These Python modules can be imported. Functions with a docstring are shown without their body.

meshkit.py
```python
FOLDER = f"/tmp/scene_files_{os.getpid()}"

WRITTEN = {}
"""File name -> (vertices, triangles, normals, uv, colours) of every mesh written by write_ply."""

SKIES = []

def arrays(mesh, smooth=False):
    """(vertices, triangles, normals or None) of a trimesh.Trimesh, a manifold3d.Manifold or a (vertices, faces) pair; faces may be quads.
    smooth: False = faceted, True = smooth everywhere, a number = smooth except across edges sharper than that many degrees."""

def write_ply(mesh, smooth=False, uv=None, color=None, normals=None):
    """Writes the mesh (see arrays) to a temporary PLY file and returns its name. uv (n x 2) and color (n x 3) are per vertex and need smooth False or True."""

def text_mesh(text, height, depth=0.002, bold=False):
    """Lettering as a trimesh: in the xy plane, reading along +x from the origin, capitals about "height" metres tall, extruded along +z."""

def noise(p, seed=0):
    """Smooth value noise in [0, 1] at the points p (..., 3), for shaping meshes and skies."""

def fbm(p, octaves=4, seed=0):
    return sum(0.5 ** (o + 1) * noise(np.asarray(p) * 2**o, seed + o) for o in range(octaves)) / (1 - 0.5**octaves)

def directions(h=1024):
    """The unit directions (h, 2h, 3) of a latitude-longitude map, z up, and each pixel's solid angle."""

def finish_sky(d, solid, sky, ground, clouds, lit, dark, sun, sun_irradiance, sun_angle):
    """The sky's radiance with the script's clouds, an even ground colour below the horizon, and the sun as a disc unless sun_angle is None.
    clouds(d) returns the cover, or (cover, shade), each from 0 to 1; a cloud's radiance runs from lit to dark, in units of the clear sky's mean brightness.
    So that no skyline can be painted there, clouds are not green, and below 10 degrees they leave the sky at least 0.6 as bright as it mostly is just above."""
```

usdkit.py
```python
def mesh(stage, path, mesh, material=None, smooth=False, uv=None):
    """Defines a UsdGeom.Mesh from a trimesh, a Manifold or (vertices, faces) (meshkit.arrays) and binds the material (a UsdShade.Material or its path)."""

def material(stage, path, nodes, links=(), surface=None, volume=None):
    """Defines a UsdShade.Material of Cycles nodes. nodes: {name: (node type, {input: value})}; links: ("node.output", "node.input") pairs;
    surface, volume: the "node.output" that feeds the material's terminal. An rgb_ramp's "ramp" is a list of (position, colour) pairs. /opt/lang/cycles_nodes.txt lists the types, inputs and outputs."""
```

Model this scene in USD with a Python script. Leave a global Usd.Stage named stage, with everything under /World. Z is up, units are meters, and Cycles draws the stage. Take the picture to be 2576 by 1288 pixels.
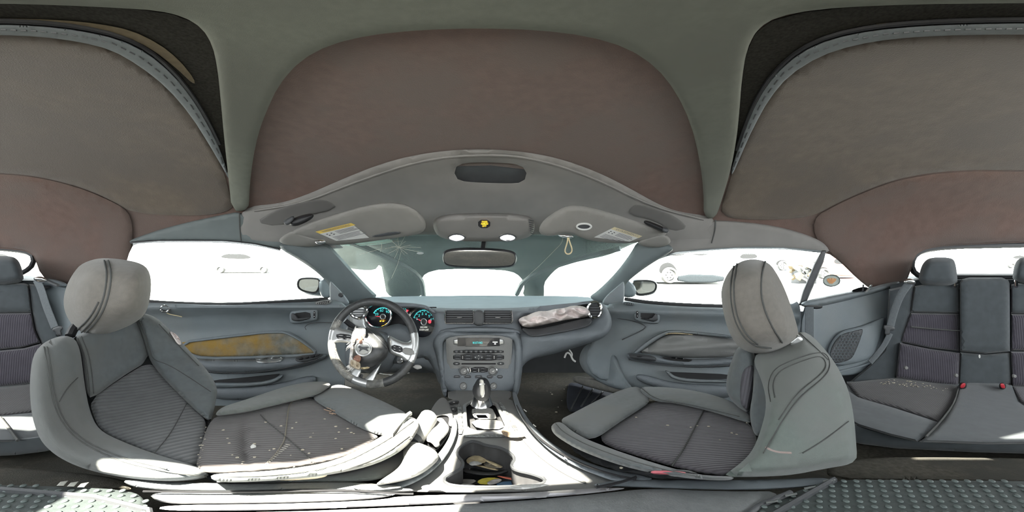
import math, random
import numpy as np, trimesh, shapely, usdkit, meshkit
from shapely.geometry import Polygon, LineString, MultiPolygon
from scipy.spatial import Delaunay
from pxr import Usd, UsdGeom, UsdLux, UsdShade, Gf, Sdf

stage = Usd.Stage.CreateInMemory()
UsdGeom.SetStageUpAxis(stage, "Z"); UsdGeom.SetStageMetersPerUnit(stage, 1.0)
world = UsdGeom.Xform.Define(stage, "/World")
random.seed(7); rng = np.random.default_rng(7)

# ---------------------------------------------------------------- camera, sky, sun, exposure
F, CX, CY, CZ = 1288.0, 1288.0, 644.0, 0.95          # 90 degree lens on a 2576 wide frame; the eye is 0.95 m above the yard
cam = UsdGeom.Camera.Define(stage, "/World/camera")
cam.CreateHorizontalApertureAttr(36.0); cam.CreateVerticalApertureAttr(18.0); cam.CreateFocalLengthAttr(18.0)
cam.CreateClippingRangeAttr(Gf.Vec2f(0.02, 5000.0))
cam.AddTranslateOp().Set(Gf.Vec3d(0, 0, CZ)); cam.AddRotateXOp().Set(90.0)
cam.CreateExposureAttr(0.78)
dome = UsdLux.DomeLight.Define(stage, "/World/sky"); dome.CreateIntensityAttr(1.35); dome.CreateColorAttr(Gf.Vec3f(0.93, 0.98, 1.0))
SUN = np.array([0.25, 0.90, -1.0])                  # the way the sunlight travels
sun = UsdLux.DistantLight.Define(stage, "/World/sun"); sun.CreateIntensityAttr(6.5); sun.CreateNormalizeAttr(True); sun.CreateAngleAttr(0.53); sun.CreateColorAttr(Gf.Vec3f(1.0, 0.95, 0.82))
_z = -SUN / np.linalg.norm(SUN); _x = np.cross([0, 0, 1.0], _z); _x /= np.linalg.norm(_x); _y = np.cross(_z, _x)
sun.AddTransformOp().Set(Gf.Matrix4d(*_x, 0, *_y, 0, *_z, 0, 0, 0, 0, 1))

# ---------------------------------------------------------------- materials
MATS = {}
def mat(name, color, rough=0.6, var=0.12, scale=30.0, bump=0.0, bscale=None, metal=0.0, spec=0.4, sheen=0.0, rib=None, period=0.009, color2=None, cscale=None, emit=None, es=0.0, ribdark=0.25, coat=0.0):
    if name in MATS: return MATS[name]
    c = np.array(color, float)
    n = {"g": ("geometry", {}), "n": ("noise_texture", {"scale": scale, "detail": 4.0}),
         "r": ("rgb_ramp", {"ramp": [(0.3, tuple(c * (1 - var))), (0.7, tuple(np.minimum(c * (1 + var), 1)))]}),
         "p": ("principled_bsdf", {"roughness": rough, "metallic": metal, "specular_ior_level": spec, "sheen_weight": sheen, "coat_weight": coat})}
    l = [("g.position", "n.vector"), ("n.fac", "r.fac")]
    out = "r.color"
    if color2 is not None:
        n["n2"] = ("noise_texture", {"scale": cscale or 4.0, "detail": 5.0, "roughness": 0.6})
        n["r2"] = ("rgb_ramp", {"ramp": [(0.44, (0, 0, 0)), (0.58, (1, 1, 1))]})
        n["m2"] = ("mix_color", {"b": tuple(color2)})
        l += [("g.position", "n2.vector"), ("n2.fac", "r2.fac"), ("r2.color", "m2.fac"), ("r.color", "m2.a")]
        out = "m2.result"
    if rib is not None:
        n["d"] = ("vector_math", {"math_type": "dot_product", "vector2": tuple(rib)})
        n["c"] = ("combine_xyz", {})
        n["w"] = ("wave_texture", {"wave_type": "bands", "bands_direction": "x", "scale": 0.314159 / period, "distortion": 0.1, "detail": 1.0, "detail_scale": 0.3})
        n["rr"] = ("rgb_ramp", {"ramp": [(0.1, (1 - ribdark,) * 3), (0.55, (1, 1, 1))]})
        n["mm"] = ("mix_color", {"blend_type": "multiply", "fac": 1.0})
        n["b"] = ("bump", {"strength": 0.4, "distance": 0.003})
        l += [("g.position", "d.vector1"), ("d.value", "c.x"), ("c.vector", "w.vector"), ("w.fac", "rr.fac"), (out, "mm.a"), ("rr.color", "mm.b"), ("w.fac", "b.height"), ("b.normal", "p.normal")]
        out = "mm.result"
    elif bump > 0:
        n["nb"] = ("noise_texture", {"scale": bscale or 400.0, "detail": 3.0})
        n["b"] = ("bump", {"strength": bump, "distance": 0.003})
        l += [("g.position", "nb.vector"), ("nb.fac", "b.height"), ("b.normal", "p.normal")]
    l.append((out, "p.base_color"))
    if emit is not None:
        n["p"][1]["emission_color"] = tuple(emit); n["p"][1]["emission_strength"] = es
    MATS[name] = usdkit.material(stage, "/World/Looks/" + name, n, l, surface="p.BSDF")
    return MATS[name]

def glass(name, tint=(0.97, 0.99, 0.98), dirt=0.0, ior=1.45):
    n = {"lw": ("layer_weight", {"blend": 0.5}), "pw": ("math", {"math_type": "power", "value2": 5.0}), "f": ("math", {"math_type": "multiply_add", "value2": 0.9, "value3": 0.035}), "t": ("transparent_bsdf", {"color": tint}), "gl": ("glossy_bsdf", {"color": (1, 1, 1), "roughness": 0.02}), "m": ("mix_closure", {})}
    l = [("lw.facing", "pw.value1"), ("pw.value", "f.value1"), ("f.value", "m.fac"), ("t.BSDF", "m.closure1"), ("gl.BSDF", "m.closure2")]
    s = "m.closure"
    if dirt:
        n["g"] = ("geometry", {}); n["n"] = ("noise_texture", {"scale": 3.0, "detail": 6.0}); n["r"] = ("rgb_ramp", {"ramp": [(0.3, (dirt * .5,) * 3), (0.75, (dirt * 1.5,) * 3)]})
        n["df"] = ("diffuse_bsdf", {"color": (0.55, 0.6, 0.58)}); n["tr"] = ("translucent_bsdf", {"color": (0.6, 0.68, 0.66)}); n["a"] = ("mix_closure", {"fac": 0.6}); n["m3"] = ("mix_closure", {})
        l += [("g.position", "n.vector"), ("n.fac", "r.fac"), ("df.BSDF", "a.closure1"), ("tr.BSDF", "a.closure2"), ("m.closure", "m3.closure1"), ("a.closure", "m3.closure2"), ("r.color", "m3.fac")]
        s = "m3.closure"
    return usdkit.material(stage, "/World/Looks/" + name, n, l, surface=s)

fabric = mat("seat_fabric", (0.125, 0.14, 0.145), 0.85, 0.10, 60, 0.25, 900, sheen=0.25, spec=0.2, color2=(0.13, 0.135, 0.13), cscale=3)
fabric_w = mat("seat_fabric_worn", (0.15, 0.165, 0.155), 0.85, 0.10, 60, 0.25, 900, sheen=0.25, spec=0.2, color2=(0.17, 0.165, 0.15), cscale=3)
head_fab = mat("headrest_fabric", (0.185, 0.17, 0.15), 0.85, 0.08, 80, 0.25, 900, sheen=0.25, spec=0.2)
rib_cush = mat("rib_fabric_cushion", (0.115, 0.102, 0.10), 0.9, 0.10, 40, rib=(0.10, 1, 0.0), period=0.0125, sheen=0.2, spec=0.2)
rib_pass = mat("rib_fabric_passenger", (0.10, 0.092, 0.105), 0.9, 0.10, 40, rib=(-0.15, 1, 0.0), period=0.0105, sheen=0.2, spec=0.2)
rib_back = mat("rib_fabric_back", (0.13, 0.135, 0.14), 0.9, 0.10, 40, rib=(0.35, -0.25, -0.88), period=0.0105, sheen=0.2, spec=0.2)
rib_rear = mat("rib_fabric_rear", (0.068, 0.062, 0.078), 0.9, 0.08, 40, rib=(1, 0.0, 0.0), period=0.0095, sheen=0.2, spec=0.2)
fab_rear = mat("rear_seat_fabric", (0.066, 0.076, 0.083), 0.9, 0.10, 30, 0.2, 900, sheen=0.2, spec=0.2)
thread = mat("seam_thread", (0.085, 0.087, 0.084), 0.8)
thread_w = mat("pale_thread", (0.42, 0.40, 0.34), 0.8)
plastic = mat("door_plastic", (0.195, 0.225, 0.245), 0.55, 0.07, 12, 0.2, 500, color2=(0.21, 0.23, 0.24), cscale=2)
plastic2 = mat("dash_plastic", (0.175, 0.195, 0.215), 0.6, 0.07, 12, 0.25, 500)
plastic_d = mat("dark_plastic", (0.07, 0.073, 0.078), 0.5, 0.1, 20, 0.15, 400)
plastic_g = mat("stack_plastic", (0.24, 0.24, 0.235), 0.6, 0.06, 15, 0.2, 500)
black = mat("black_plastic", (0.022, 0.022, 0.024), 0.45, 0.1, 30)
brown = mat("headliner_cloth", (0.145, 0.097, 0.082), 0.95, 0.10, 25, 0.35, 250, spec=0.1, sheen=0.2, color2=(0.136, 0.101, 0.088), cscale=2.5)
brown2 = mat("rear_headliner_cloth", (0.148, 0.120, 0.095), 0.95, 0.10, 25, 0.35, 250, spec=0.1, sheen=0.2, color2=(0.125, 0.104, 0.088), cscale=1.8)
bowm = mat("bow_cloth", (0.185, 0.195, 0.165), 0.9, 0.06, 40, 0.2, 500, spec=0.15, color2=(0.165, 0.172, 0.148), cscale=1.5)
mesh_d = mat("dark_roof_lining", (0.035, 0.033, 0.028), 0.9, 0.35, 120, 0.3, 500, spec=0.1)
bronze = mat("bronze_strap", (0.16, 0.125, 0.075), 0.8, 0.12, 60, 0.2, 500)
tape = mat("blue_grey_binding", (0.19, 0.21, 0.22), 0.8, 0.06, 60, 0.2, 700)
headm = mat("header_plastic", (0.21, 0.20, 0.19), 0.65, 0.05, 12, 0.15, 500)
visorm = mat("visor_vinyl", (0.235, 0.225, 0.21), 0.7, 0.05, 12, 0.15, 500)
pillar = mat("pillar_plastic", (0.14, 0.163, 0.167), 0.6, 0.06, 12, 0.15, 500)
carpet = mat("carpet_pile", (0.095, 0.088, 0.074), 1.0, 0.25, 90, 0.6, 350, spec=0.05, color2=(0.07, 0.068, 0.06), cscale=4)
matm = mat("rubber_mat", (0.045, 0.05, 0.065), 0.6, 0.15, 40, 0.2, 300)
silver = mat("silver_paint", (0.52, 0.53, 0.53), 0.3, 0.06, 20, metal=0.7)
chrome = mat("chrome", (0.78, 0.79, 0.8), 0.12, 0.02, 20, metal=1.0)
leather = mat("wheel_leather", (0.05, 0.052, 0.054), 0.4, 0.2, 60, 0.25, 350, spec=0.5)
leather_w = mat("worn_wheel_leather", (0.26, 0.255, 0.235), 0.5, 0.3, 70, 0.3, 350, color2=(0.10, 0.10, 0.095), cscale=25)
cloth_w = mat("airbag_cloth", (0.72, 0.70, 0.68), 0.9, 0.06, 60, 0.3, 500)
cloth_p = mat("pink_airbag_cloth", (0.84, 0.75, 0.73), 0.9, 0.06, 40, 0.2, 500)
brownc = mat("torn_backing", (0.36, 0.20, 0.15), 0.9, 0.3, 60)
rust = mat("glue_stained_board", (0.20, 0.20, 0.175), 0.85, 0.30, 40, 0.5, 200, color2=(0.34, 0.215, 0.055), cscale=3.6)
paper = mat("label_paper", (0.62, 0.62, 0.60), 0.6, 0.03, 20)
yellow = mat("yellow_print", (0.72, 0.52, 0.12), 0.6, 0.03, 20)
ink = mat("grey_ink", (0.22, 0.22, 0.23), 0.7)
redp = mat("red_plastic", (0.50, 0.035, 0.05), 0.35, 0.06, 20)
belt = mat("belt_webbing", (0.125, 0.14, 0.15), 0.75, 0.08, 150, 0.3, 600)
cream = mat("cream_card", (0.58, 0.48, 0.30), 0.6, 0.12, 40)
bluep = mat("blue_plastic", (0.10, 0.20, 0.32), 0.5)
screen = mat("display_screen", (0.018, 0.02, 0.026), 0.2, 0.1, 20, coat=0.3)
teal_e = mat("teal_glow", (0.05, 0.3, 0.3), 0.5, emit=(0.1, 0.85, 0.85), es=0.75)
white_e = mat("white_glow", (0.5, 0.5, 0.48), 0.5, emit=(0.95, 0.98, 0.9), es=0.6)
red_e = mat("red_glow", (0.4, 0.02, 0.03), 0.5, emit=(1.0, 0.05, 0.08), es=0.9)
amber_e = mat("amber_glow", (0.5, 0.25, 0.02), 0.5, emit=(1.0, 0.42, 0.02), es=4.0)
lamp_e = mat("lamp_glow", (0.8, 0.8, 0.8), 0.4, emit=(1.0, 0.98, 0.95), es=9.0)
mirrorm = mat("mirror_silver", (0.85, 0.87, 0.88), 0.03, 0.01, 5, metal=1.0)
ground_m = mat("yard_concrete", (0.42, 0.415, 0.40), 0.95, 0.06, 2.0)
paint_w = mat("white_car_paint", (0.75, 0.76, 0.76), 0.35, 0.02, 5, coat=0.3)
paint_g = mat("grey_car_paint", (0.22, 0.25, 0.28), 0.35, 0.05, 5, coat=0.3)
paint_r = mat("red_car_paint", (0.50, 0.16, 0.14), 0.35, 0.05, 5, coat=0.3)
paint_d = mat("hood_underside_paint", (0.045, 0.055, 0.053), 0.55, 0.2, 6, 0.2, 30)
tyre = mat("tyre_rubber", (0.10, 0.10, 0.10), 0.85)
glass_c = glass("clear_window_glass"); glass_d = glass("dusty_windscreen_glass", (0.90, 0.97, 0.95), 0.018)
lid_m = mat("lid_vinyl", (0.22, 0.23, 0.235), 0.6, 0.10, 70, 0.35, 220)
alum = mat("brushed_shifter_plate", (0.60, 0.60, 0.58), 0.32, 0.12, 90, 0.15, 60, metal=0.6)

# ---------------------------------------------------------------- geometry helpers
def P(px, py, Y):
    px, py, Y = np.broadcast_arrays(np.asarray(px, float), np.asarray(py, float), np.asarray(Y, float))
    return np.stack([(px - CX) / F * Y, Y, CZ + (CY - py) / F * Y], -1)
def fl(Y): return lambda px, py: np.full(np.shape(px), float(Y))
def hz(Z): return lambda px, py: Z / np.minimum((CY - np.asarray(py, float)) / F, -0.02)      # level plane Z below the eye
def d3(pts):
    p = np.array(pts, float)
    k = np.linalg.lstsq(np.c_[np.ones(len(p)), p[:, 0] / 1000, p[:, 1] / 1000], 1 / p[:, 2], rcond=None)[0]
    return lambda px, py: 1 / (k[0] + k[1] * np.asarray(px, float) / 1000 + k[2] * np.asarray(py, float) / 1000)
def rb(pts):
    from scipy.interpolate import RBFInterpolator
    p = np.array(pts, float)
    f = RBFInterpolator(p[:, :2] / 100, 1 / p[:, 2], kernel="thin_plate_spline", smoothing=1e-3)
    def g(px, py):
        px, py = np.broadcast_arrays(np.asarray(px, float), np.asarray(py, float))
        return (1 / f(np.c_[px.ravel(), py.ravel()] / 100)).reshape(px.shape)
    return g
def off(D, d): return lambda px, py: D(px, py) - d
def vault(px, py, p=2.5, a=2.3, b=0.6):
    s = np.maximum((CY - np.asarray(py, float)) / F, 0.0)
    return ((1 / a) ** p + (s / b) ** p) ** (-1 / p)

def chaikin(p, n, closed=True):
    p = np.asarray(p, float)
    for _ in range(n):
        q = np.roll(p, -1, 0) if closed else p[1:]
        a = p if closed else p[:-1]
        r = np.empty((2 * len(a), p.shape[1])); r[0::2] = .75 * a + .25 * q; r[1::2] = .25 * a + .75 * q
        p = r if closed else np.vstack([p[:1], r, p[-1:]])
    return p
def resample(p, sp, closed=True):
    ls = LineString(np.vstack([p, p[:1]]) if closed else p)
    n = max(int(math.ceil(ls.length / sp)), 3 if closed else 1)
    return np.array([ls.interpolate(t, normalized=True).coords[0] for t in np.linspace(0, 1, n + (0 if closed else 1), endpoint=not closed)])
def ell(cx, cy, rx, ry, n=24, rot=0.0):
    t = np.linspace(0, 2 * np.pi, n, endpoint=False); c, s = math.cos(rot), math.sin(rot)
    return np.c_[cx + rx * np.cos(t) * c - ry * np.sin(t) * s, cy + rx * np.cos(t) * s + ry * np.sin(t) * c]
def rect(x0, y0, x1, y1): return [(x0, y0), (x1, y0), (x1, y1), (x0, y1)]

class Sheet:
    """A solid panel or cushion: an outline carried to its real distance D, t thick, its face swelling by h within R of the edge."""
    def __init__(s, pts, D, t=0.02, h=0.0, R=12.0, sp=None, ch=2, holes=(), rel=None, hch=2):
        out = chaikin(pts, ch) if ch else np.asarray(pts, float)
        g = Polygon(out, [chaikin(q, hch) if hch else np.asarray(q, float) for q in holes])
        if not g.is_valid: g = g.buffer(0)
        if isinstance(g, MultiPolygon): g = max(g.geoms, key=lambda q: q.area)
        s.g, s.D, s.h, s.R, s.rel, s.t = g, D, h, R, rel, t
        sz = math.sqrt(g.area)
        sp = sp or min(max(sz / 14, 2.0), 22.0)
        loops = [np.array(g.exterior.coords)[:-1]] + [np.array(q.coords)[:-1] for q in g.interiors]
        if ch == 0:
            loops = [np.vstack([resample(np.array([l[i], l[(i + 1) % len(l)]]), sp * 1.0, False)[:-1] for i in range(len(l))]) for l in loops]
        else: loops = [resample(l, sp * .8) for l in loops]
        pts2 = list(loops); nb = sum(map(len, loops)); rmax = 0.0
        if h:
            for q in (0.12, 0.4):
                d = R * q
                if d > 0.25 * sp:
                    b = g.buffer(-d)
                    for gg in getattr(b, "geoms", [b]):
                        if gg.is_empty: continue
                        for l in [gg.exterior, *gg.interiors]:
                            if l.length > sp: pts2.append(resample(np.array(l.coords)[:-1], sp * .9))
                    rmax = d
        x0, y0, x1, y1 = g.bounds
        xs, ys = np.meshgrid(np.arange(x0 + sp * .5, x1, sp), np.arange(y0 + sp * .5, y1, sp * .87))
        xs = xs + (np.arange(len(xs)) % 2)[:, None] * sp * .5
        gp = np.c_[xs.ravel(), ys.ravel()]
        if len(gp):
            inside = shapely.contains_xy(g, gp[:, 0], gp[:, 1]); gp = gp[inside]
            if len(gp): gp = gp[shapely.distance(g.boundary, shapely.points(gp)) > rmax + sp * .45]
        v2 = np.vstack(pts2 + [gp])
        T = Delaunay(v2).simplices
        c = v2[T].mean(1)
        T = T[shapely.contains_xy(g, c[:, 0], c[:, 1])]
        a = v2[T]; area = (a[:, 1, 0] - a[:, 0, 0]) * (a[:, 2, 1] - a[:, 0, 1]) - (a[:, 1, 1] - a[:, 0, 1]) * (a[:, 2, 0] - a[:, 0, 0])
        T = T[np.abs(area) > 1e-6]; area = area[np.abs(area) > 1e-6]
        T[area > 0] = T[area > 0][:, ::-1]                       # image y runs down: make the face look at the eye
        n = len(v2)
        front = P(v2[:, 0], v2[:, 1], s.Y(v2[:, 0], v2[:, 1]))
        back = P(v2[:, 0], v2[:, 1], D(v2[:, 0], v2[:, 1]) + t)
        e = np.vstack([T[:, [0, 1]], T[:, [1, 2]], T[:, [2, 0]]])
        key = {tuple(x) for x in e.tolist()}
        rim = np.array([x for x in e.tolist() if (x[1], x[0]) not in key])
        side = np.vstack([np.c_[rim[:, 0], rim[:, 0] + n, rim[:, 1] + n], np.c_[rim[:, 0], rim[:, 1] + n, rim[:, 1]]])
        s.v, s.f = np.vstack([front, back]), np.vstack([T, T[:, ::-1] + n, side])
    def Y(s, px, py):
        px, py = np.asarray(px, float), np.asarray(py, float)
        y = np.array(s.D(px, py), float)
        if s.h:
            d = shapely.distance(s.g.boundary, shapely.points(np.c_[px.ravel(), py.ravel()])).reshape(px.shape) if px.ndim else shapely.distance(s.g.boundary, shapely.points(float(px), float(py)))
            u = np.clip(d / s.R, 0, 1)
            y = y - s.h * np.sqrt(np.maximum(1 - (1 - u) ** 2, 0))
        if s.rel is not None: y = y + s.rel(px, py)
        return y
    def mesh(s): return trimesh.Trimesh(s.v, s.f, process=False)

def sh(*a, **k): return Sheet(*a, **k).mesh()
def join(*ms): return trimesh.util.concatenate([m for m in ms if m is not None])
def tube3(p, r, closed=False, k=8):
    p = np.asarray(p, float); n = len(p); r = np.broadcast_to(np.asarray(r, float), (n,))
    tg = (np.roll(p, -1, 0) - np.roll(p, 1, 0)) if closed else np.gradient(p, axis=0)
    tg = tg / np.maximum(np.linalg.norm(tg, axis=1, keepdims=True), 1e-9)
    ref = np.array([0, 0, 1.0]) if abs(tg[0, 2]) < .9 else np.array([1.0, 0, 0])
    N = []; u = ref - tg[0] * (ref @ tg[0]); u /= np.linalg.norm(u)
    for t in tg:
        u = u - t * (u @ t); u /= max(np.linalg.norm(u), 1e-9); N.append(u)
    N = np.array(N); B = np.cross(tg, N); th = np.arange(k) * 2 * np.pi / k
    v = (p[:, None] + r[:, None, None] * (np.cos(th)[None, :, None] * N[:, None] + np.sin(th)[None, :, None] * B[:, None])).reshape(-1, 3)
    f = []
    for i in range(n if closed else n - 1):
        j = (i + 1) % n
        for a in range(k):
            b = (a + 1) % k
            f += [(i * k + a, i * k + b, j * k + b), (i * k + a, j * k + b, j * k + a)]
    if not closed:
        v = np.vstack([v, p[0], p[-1]])
        for a in range(k):
            b = (a + 1) % k
            f += [(n * k, b, a), (n * k + 1, (n - 1) * k + a, (n - 1) * k + b)]
    return trimesh.Trimesh(v, np.array(f), process=False)
def line(pts, D, r=0.0022, lift=0.0012, sp=10, ch=2, k=6, closed=False):
    """A thin cord, seam or wire lying on a surface D (a function or a Sheet)."""
    q = resample(chaikin(pts, ch, closed) if ch else np.asarray(pts, float), sp, closed)
    Yf = D.Y if isinstance(D, Sheet) else D
    return tube3(P(q[:, 0], q[:, 1], Yf(q[:, 0], q[:, 1]) - lift), r, closed, k)
def ring(cx, cy, rx, ry, Y, r=0.003, n=28, k=8):
    q = ell(cx, cy, rx, ry, n); Yf = Y if callable(Y) else fl(Y)
    return tube3(P(q[:, 0], q[:, 1], Yf(q[:, 0], q[:, 1])), r, True, k)
def words(text, o, u, v, D, lift=0.002, depth=0.0008, bold=False):
    """Lettering: o the start of the baseline, u one capital-height along it, v one capital-height up."""
    m = meshkit.text_mesh(text, 1.0, 1.0, bold)
    a = np.array(m.vertices); px = o[0] + a[:, 0] * u[0] + a[:, 1] * v[0]; py = o[1] + a[:, 0] * u[1] + a[:, 1] * v[1]
    Yf = D.Y if isinstance(D, Sheet) else (D if callable(D) else fl(D))
    return trimesh.Trimesh(P(px, py, Yf(px, py) - lift - depth * a[:, 2]), m.faces, process=False)
def words_w(text, x0, x1, ybase, h, D, **k):
    m = meshkit.text_mesh(text, 1.0, 1.0); w = m.bounds[1][0] - m.bounds[0][0]; s = (x1 - x0) / w
    return words(text, (x0 - m.bounds[0][0] * s, ybase), (s, 0), (0, -h), D, **k)
def blob(n, seed, size, squash=(1, 1, 1)):
    m = trimesh.creation.icosphere(1, size); m.vertices = m.vertices * squash * (1 + .5 * (meshkit.noise(m.vertices / size * 2 + seed) - .5))[:, None]
    return m
def lathe(profile, origin, axis, n=28):
    m = trimesh.creation.revolve(np.array(profile, float), sections=n)
    m.apply_transform(trimesh.geometry.align_vectors([0, 0, 1], axis)); m.apply_translation(origin); return m

# ---------------------------------------------------------------- objects
USED = {}
def numbered(scope, name):
    k = USED.setdefault(scope, {}); i = k.get(name, 0); k[name] = i + 1
    return name if i == 0 else f"{name}_{i:03d}"
class Thing:
    def __init__(s, name, label, cat=None, group=None, kind=None):
        s.path = "/World/" + numbered("/World", name); s.items = []; s.meta = dict(label=label, category=cat, group=group, kind=kind)
        THINGS.append(s)
    def part(s, name, mesh, m, label=None, parent=None, smooth=38, kind=None):
        base = parent or s.path
        path = base + "/" + numbered(base, name)
        s.items.append((path, mesh, m, smooth, dict(label=label, kind=kind)))
        return path
    def own(s, mesh, m, smooth=38):
        s.items.insert(0, (s.path, mesh, m, smooth, {})); return s
    def flush(s):
        lo = np.min([i[1].vertices.min(0) for i in s.items], 0); hi = np.max([i[1].vertices.max(0) for i in s.items], 0)
        base = np.array([(lo[0] + hi[0]) / 2, (lo[1] + hi[1]) / 2, lo[2]])
        single = s.items[0][0] == s.path
        if not single: UsdGeom.Xform.Define(stage, s.path)
        for path, mesh, m, smooth, meta in s.items:
            t = trimesh.Trimesh(np.array(mesh.vertices) - base, mesh.faces, process=False)
            g = usdkit.mesh(stage, path, t, m, smooth=smooth)
            for k, v in meta.items():
                if v: g.GetPrim().SetCustomDataByKey(k, v)
        pr = stage.GetPrimAtPath(s.path)
        UsdGeom.Xformable(pr).AddTranslateOp().Set(Gf.Vec3d(*map(float, base)))
        for k, v in s.meta.items():
            if v: pr.SetCustomDataByKey(k, v)
THINGS = []
def one(name, mesh, m, label, cat=None, group=None, kind=None, smooth=38): return Thing(name, label, cat, group, kind).own(mesh, m, smooth)
def struct(name, mesh, m, label, smooth=38): return one(name, mesh, m, label, None, None, "structure", smooth)

# ================================================================ LARGE STRUCTURE
g = trimesh.creation.box([400, 400, 0.1]); g.apply_translation([0, 150, -0.05])
struct("ground", g, ground_m, "pale sunlit concrete yard outside the car")
fb = trimesh.creation.box([7.0, 2.9, 0.03]); fb.apply_translation([0, 1.30, CZ - 0.62 - 0.015])
struct("floor", fb, carpet, "brown-grey carpeted car floor under the seats")

# roof
BOT = [(2976, 600), (2700, 606), (2450, 615), (2340, 622), (2300, 640), (2290, 690), (2262, 735), (2200, 735), (2160, 705), (2110, 655), (2078, 634), (1970, 622), (1850, 622), (1760, 600),
       (1700, 555), (1600, 505), (1400, 435), (1180, 410), (960, 445), (800, 505), (700, 545), (620, 590), (560, 602), (450, 604), (340, 608), (322, 640), (300, 740), (180, 735), (105, 700), (92, 660), (80, 636), (40, 628), (-60, 622), (-400, 615)]
roof = Sheet([(-400, -110), (2976, -110)] + BOT, vault, t=0.03, ch=1, sp=26)
ceil = struct("ceiling", roof.mesh(), brown, "dusty brown cloth lining of the folding soft top")
roof_plan = Polygon([(-3.0, -1.3), (3.0, -1.3), (3.0, 2.45), (-3.0, 2.45)], [
    [(-1.15, -.10), (-1.15, .165), (-.95, .165), (-.75, .19), (-.66, .25), (-.62, .33), (-.66, .42), (-.64, .50), (-.5, .58), (-.36, .66), (-.35, .66), (-.35, .45), (-.415, .42), (-.415, .16), (-.28, .16), (-.28, .42), (-.33, .45), (-.33, .66), (-.28, .62), (-.2, .40), (-.12, .18), (-.10, .13), (-.36, .09), (-.38, -.10)],
    [(-.915, .82), (-.64, .82), (-.64, .95), (-.915, .95)], [(1.13, .47), (1.6, .66), (1.6, .47)], [(.76, .315), (.98, .315), (.98, .352), (.80, .345)], [(-2.3, .55), (-2.3, .68), (-1.78, .68), (-1.78, .55)]])
skin = trimesh.creation.extrude_polygon(roof_plan, .008); skin.apply_translation([0, 0, CZ + .605])
ceil.part("outer_skin", skin, mesh_d, "black outer skin of the soft top", smooth=False)
V = vault
def lap(pts, d, t=0.02, **k): return Sheet(pts, off(V, d), t=t, **k)
# rear headliner panels below the seam
pl = lap([(-400, 428), (0, 437), (100, 447), (200, 472), (280, 506), (330, 535), (335, 606), (322, 640), (300, 735), (180, 730), (105, 695), (95, 660), (84, 634), (40, 624), (-60, 618), (-400, 611)], 0.012, h=0.010, R=10, ch=2)
ceil.part("rear_window_panel", pl.mesh(), brown, "brown cloth panel round the rear window behind the driver's seat")
pr_ = lap([(2045, 548), (2100, 518), (2160, 490), (2250, 455), (2350, 437), (2450, 431), (2576, 433), (2976, 428), (2976, 596), (2700, 602), (2450, 611), (2335, 619), (2296, 640), (2286, 690), (2262, 732), (2200, 730), (2160, 700), (2110, 650), (2085, 632), (2050, 600)], 0.012, h=0.010, R=10, ch=2)
ceil.part("rear_window_panel", pr_.mesh(), brown, "brown cloth panel round the rear window behind the passenger seat")
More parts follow.
